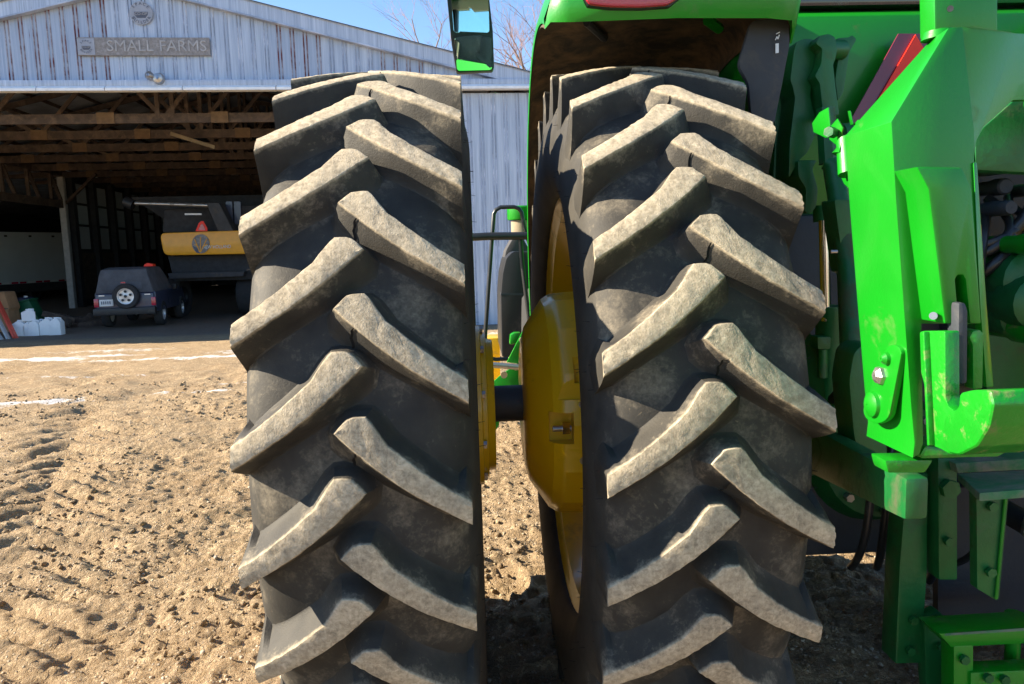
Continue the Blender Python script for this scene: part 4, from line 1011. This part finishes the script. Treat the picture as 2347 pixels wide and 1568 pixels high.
# drawbar frame below
plate('drawbar_shelf', [(2190,1062), (2400,1048), (2400,1075), (2195,1085)], -.45, .30, 'green_dusty', T, 0.004)
MB().prism([P(2195,1085,-.55), P(2400,1075,-.55), P(2400,1118,-.80), P(2245,1130,-.80)], (0,0,-.02)).build('shelf_top', 'green_dusty', T, bevel=0.003, origin=O0)
plate('side_plate', rounded([(2238,1120), (2250,1098), (2312,1136), (2290,1372), (2285,1377), (2240,1350)], 4), -.62, .03, 'green_dirty', T, 0.004)
plate('drawbar_post', [(2150,1050), (2195,1050), (2195,1330), (2152,1330)], -.42, .06, 'green_dirty', T, 0.006)
pp = P(2172,1118,-.43); MB().tube([pp, pp+Vector((0,-.02,0))], .027, 6).build('drawbar_bolt', 'green_dirty', T, origin=O0)
plate('drawbar_arm', rounded([(2080,1085), (2128,1085), (2126,1300), (2112,1520), (2052,1522), (2062,1300)], 5), -.38, .08, 'green_dirty', T, 0.006)
plate('drawbar_plate', rounded([(2118,1420), (2152,1400), (2190,1440), (2200,1700), (2140,1700), (2122,1560)], 6), -.40, .04, 'green_dirty', T, 0.006)
plate('drawbar_bar', [(2150,1452), (2400,1438), (2400,1474), (2180,1486)], -.55, .10, 'green', T, 0.008)
MB().prism([P(2165,1452,-.55), P(2400,1436,-.55), P(2400,1406,-.25), P(2190,1418,-.25)], (0,0,-.01)).build('drawbar_top', 'green_dusty', T, bevel=0.003, origin=O0)
plate('drawbar_leg', [(2186,1480), (2232,1478), (2232,1700), (2186,1700)], -.55, .06, 'green', T, 0.006)
plate('drawbar_cross', [(2225,1542), (2400,1534), (2400,1700), (2225,1700)], -.56, .06, 'green_worn', T, 0.008)
pp = P(2325,1412,-.45); MB().lathe([(0,.04), (.02,.04), (.022,.026), (.04,.026), (.04,.001)], pp-Vector((0,0,.03)), 'Z', 8).build('drawbar_nut', 'green', T, bevel=0.002, origin=O0)
MB().lathe([(0,.02), (.12,.02)], P(2318,1535,-.45), 'Z', 14).build('drawbar_pin', 'green', T, smooth=50, origin=O0)
MB().tube([P(2300,1170,-.3), P(2380,1215,-.42)], .034, 18).build('pto_shaft', 'black', T, smooth=60, origin=O0)
pp = P(2346,1203,-.44); MB().tube([pp, pp+Vector((.02,-.012,-.004))], .03, 18).build('pto_end', 'steel', T, smooth=40, origin=O0)
plate('pto_guard', [(2150,1120), (2400,1110), (2400,1420), (2150,1420)], -.10, .03, 'cast_iron', T, 0)

for x in (.80,):
    MB().prism([(x-.03, -1.12, .98), (x-.03, -1.12, 1.06), (x+.10, -.45, .99), (x+.22, .04, .84), (x+.22, .04, .70), (x+.10, -.45, .86)], (.045, 0, 0)).build('draft_link', 'green_dirty', T, bevel=0.01, origin=O0)
MB().lathe([(-.10,.001), (-.10,.10), (-.07,.13), (-.03,.13), (-.03,.20), (.0,.22), (.05,.24)], (1.32, -.02, .78), 'Y', 30).build('pto_housing', 'green_dirty', T, smooth=35, origin=O0)
for i in range(8):
    a = 2*math.pi*i/8; MB().tube([(1.32+.175*math.cos(a), -.05, .78+.175*math.sin(a)), (1.32+.175*math.cos(a), -.075, .78+.175*math.sin(a))], .014, 6).build('housing_bolt', 'steel', T, origin=O0)
for i, (x, z) in enumerate(((1.04,.55), (1.04,.85), (1.04,1.15), (1.30,1.30), (1.55,1.30))):
    MB().box(x-.02, x+.02, -.03, .03, z-.12, z+.12).build('casting_rib', 'cast_iron', T, bevel=0.008, origin=O0)
    MB().tube([(x+.09, .03, z), (x+.09, .0, z)], .017, 6).build('casting_bolt', 'steel', T, origin=O0)
random.seed(31)
for i in range(5):
    a = P(2000+i*45, 1010+random.uniform(0, 30), -.20); b2 = P(1950+i*60, 1290+random.uniform(0, 90), -.12)
    m_ = (a+b2)/2+Vector((random.uniform(-.12,.12), -.12, -.10))
    MB().tube([(1-q)**2*a+2*q*(1-q)*m_+q*q*b2 for q in [j/10 for j in range(11)]], random.uniform(.009, .014), 10).build('hydraulic_hose', 'black_tube', T, smooth=60, origin=O0)
for x, y, Y in ((2272,1160,-.625), (2268,1310,-.625), (2172,1240,-.425), (2092,1420,-.385), (2085,1490,-.385), (2155,1480,-.405), (2208,1510,-.555), (2262,1552,-.565), (2300,1556,-.565)):
    pp = P(x, y, Y); MB().tube([pp, pp+Vector((0,-.012,0))], .013, 6).build('frame_bolt', 'green_dirty', T, origin=O0)
MB().tube([P(2305,1142,-.625), P(2283,1372,-.625)], .004, 6).build('plate_edge_weld', 'green', T, smooth=60, origin=O0)

# ------------------------------------------------------------------ quick hitch frame hung on the lift links
Q = empty('quick_hitch', (1.42, -.95, 0.98)); tag(Q, 'bright green quick hitch frame with hooked lower end behind the inner tyre', 'hitch')
YH = -1.25
ft = [(2174,64), (2206,62), (2233,297), (2233,371), (2246,698), (2250,742), (2112,742), (2116,1015), (2108,1040), (2092,1050), (2096,1015), (2088,927), (2071,698), (2054,465), (2043,279)]
ff = ppoly(ft, YH); bk = [p+Vector((0,.15,0)) for p in ff]; bk[0] = P(2133,92,YH+.09); bk[1] = bk[1]+Vector((0,-.06,0))
n = len(ff); fs_ = [tuple(range(n)), tuple(range(2*n-1, n-1, -1))]+[(i, i+n, (i+1) % n+n, (i+1) % n) for i in range(n)]
post = MB().add(ff+bk, fs_).build('upright', 'green', Q, bevel=0.007, origin=O0)
plate('stiffener', [(2101,382), (2128,434), (2146,580), (2166,742), (2199,742), (2190,640), (2196,630), (2208,630), (2214,642), (2224,742), (2250,742), (2243,640), (2228,432), (2206,384)], YH-.062, .068, 'green', Q, 0.005)
plate3('wing', [(2204,62,YH+.006), (2233,60,YH+.006), (2330,77,YH+.05), (2420,80,YH+.1), (2420,226,YH+.1), (2322,229,YH+.05), (2254,292,YH+.015), (2238,321,YH+.01), (2234,350,YH+.006), (2236,371,YH+.006)], (0,.02,0), 'green', Q, 0.004)
plate3('edge_flange', [(2232,372,YH-.004), (2240,371,YH), (2262,698,YH+.02), (2278,888,YH+.02), (2262,888,YH), (2247,698,YH-.004)], (0,.02,0), 'green', Q, 0.003)
plate('cross_beam', [(2236,321), (2254,292), (2322,232), (2440,228), (2440,400), (2236,390)], YH+.26, .04, 'green_dirty', Q, 0.004)
tpst = plate('top_post', [(2141,-80), (2288,-80), (2288,74), (2143,76)], -1.16, .045, 'green', Q, 0.005)
boolean_cut(tpst, MB().prism(ppoly(rounded([(2148,33), (2160,34), (2180,40), (2180,50), (2163,52), (2150,42)], 3), -1.25), (0, .2, 0)).build('c', 'green', None))
MB().tube([P(2168,43,-1.145), P(2168,43,-1.12)], .007, 10).build('slot_bolt', 'steel', Q, origin=O0)
MB().tube([P(2178,20,-1.163), P(2178,20,-1.158)], .005, 12).build('post_rivet', 'cast_iron', Q, origin=O0)
MB().tube([P(2152,90,-1.17), P(2152,72,-1.17)], [.027,.023], 18).build('pivot_boss', 'green', Q, smooth=40, origin=O0)
# hook: profile in the fore-and-aft plane, cast thick
def z7p(a, b2): return (1950+.2598*a, 698.5+.2598*b2)
HX = P(2106,760,YH-.03).x
hp = [PX(*z7p(*q), HX) for q in rounded([(605,240), (640,230), (832,230), (834,820), (862,900), (905,926), (950,1010), (950,1330), (860,1312), (790,1272), (740,1252), (682,1240), (645,700), (618,600)], 22, 3)]
hk = MB().prism(hp, (.022, 0, 0)).build('hook', 'green_worn', Q, bevel=0.006, origin=O0, seg=2)
cp = [PX(*z7p(*q), HX-.004) for q in rounded([(870,930), (905,936), (946,895), (952,778), (1070,750), (1225,756), (1256,880), (1215,1080), (1110,1250), (950,1330), (850,1310), (800,1150), (820,1000)], 30, 4)]
MB().prism(cp, (.095, 0, 0)).build('hook_claw', 'green_worn', hk, bevel=0.012, origin=O0, seg=3)
MB().prism([PX(*z7p(*q), HX+.003) for q in ((690,236), (712,236), (760,1240), (735,1246))], (-.012, 0, 0)).build('hook_rib', 'green_worn', hk, bevel=0.003, origin=O0)
MB().prism([P(*z7p(*q), -1.33) for q in ((952,-20), (1020,-20), (1040,60), (1035,700), (948,705))], (0, .03, 0)).build('latch_lever', 'cast_iron', Q, bevel=0.006, origin=O0)
MB().prism([P(*z7p(*q), -1.33) for q in rounded([(1048,290), (1080,232), (1140,222), (1170,262), (1160,738), (1078,745), (1078,360)], 12)], (0, .05, 0)).build('hook_cheek', 'green_worn', Q, bevel=0.005, origin=O0)
plate('hook_seat', [z7p(935,700), z7p(1080,660), z7p(1080,770), z7p(935,790)], -1.31, .04, 'muddy_black', Q, 0.003)
# latch plate on the sunny flank of the upright
def capsule(c0, r0, c1, r1, n=10):
    a0 = math.atan2(c1[1]-c0[1], c1[0]-c0[0]); out = []
    for i in range(n+1):
        a = a0+math.pi/2+math.pi*i/n; out.append((c0[0]+r0*math.cos(a), c0[1]+r0*math.sin(a)))
    for i in range(n+1):
        a = a0-math.pi/2+math.pi*i/n; out.append((c1[0]+r1*math.cos(a), c1[1]+r1*math.sin(a)))
    return out
CX = P(2085,880,YH).x-.013
lp = MB().prism([PX(*z7p(*q), CX) for q in capsule((365,430), 78, (225,930), 120)], (.012, 0, 0)).build('latch_plate', 'green', Q, bevel=0.004, origin=O0)
for q, r, mt, n in (((325,475), .011, 'green', 14), ((265,625), .017, 'steel', 6), ((200,880), .024, 'green', 20)):
    p = PX(*z7p(*q), CX); MB().lathe([(-.012,.001), (-.012,r*.45), (-.006,r*.9), (.002,r)], p, 'X', n).build('latch_bolt', mt, lp, smooth=30, origin=O0)
pp = PX(*z7p(730,100), .90); MB().tube([P(2139,724,YH-.04), P(2139,724,YH-.055)], .006, 12).build('rivet', 'steel', Q, origin=O0)
MB().prism([P(*z7p(*q), -1.22) for q in ((300,1370), (740,1368), (660,1490), (330,1490))], (0, .05, 0)).build('foot_block', 'green_worn', Q, bevel=0.006, origin=O0)
plate('hook_base', [z7p(610,1330), z7p(660,1245), z7p(1000,1290), z7p(1400,1290), z7p(1300,1345), z7p(640,1362)], -1.25, .10, 'green_worn', Q, 0.006)

# ------------------------------------------------------------------ the far half of the machine, mirrored about the tractor's centre line
def copy_down(o, parent):
    c = o.copy(); col.objects.link(c); c.parent = parent
    for ch in list(o.children): copy_down(ch, c)
    return c
def mirror_part(o, parent):
    c = copy_down(o, parent); c.location.x = -o.location.x; c.scale.x = -o.scale.x
    return c
mt = mirror_part(tr_, T); mt['label'] = 'inner rear tyre on the far side of the tractor'
for o in (rm, hub, fd): mirror_part(o, T)
for o in [x for x in T.children if x.name.startswith('draft_link')]: mirror_part(o, T)
for o in list(Q.children): mirror_part(o, Q)
e0 = P(2405, 150, YH+.09); MB().box(e0.x, 2.84-e0.x, e0.y-.01, e0.y+.06, e0.z-.06, e0.z+.05).build('top_beam', 'green', Q, bevel=0.006, origin=O0)
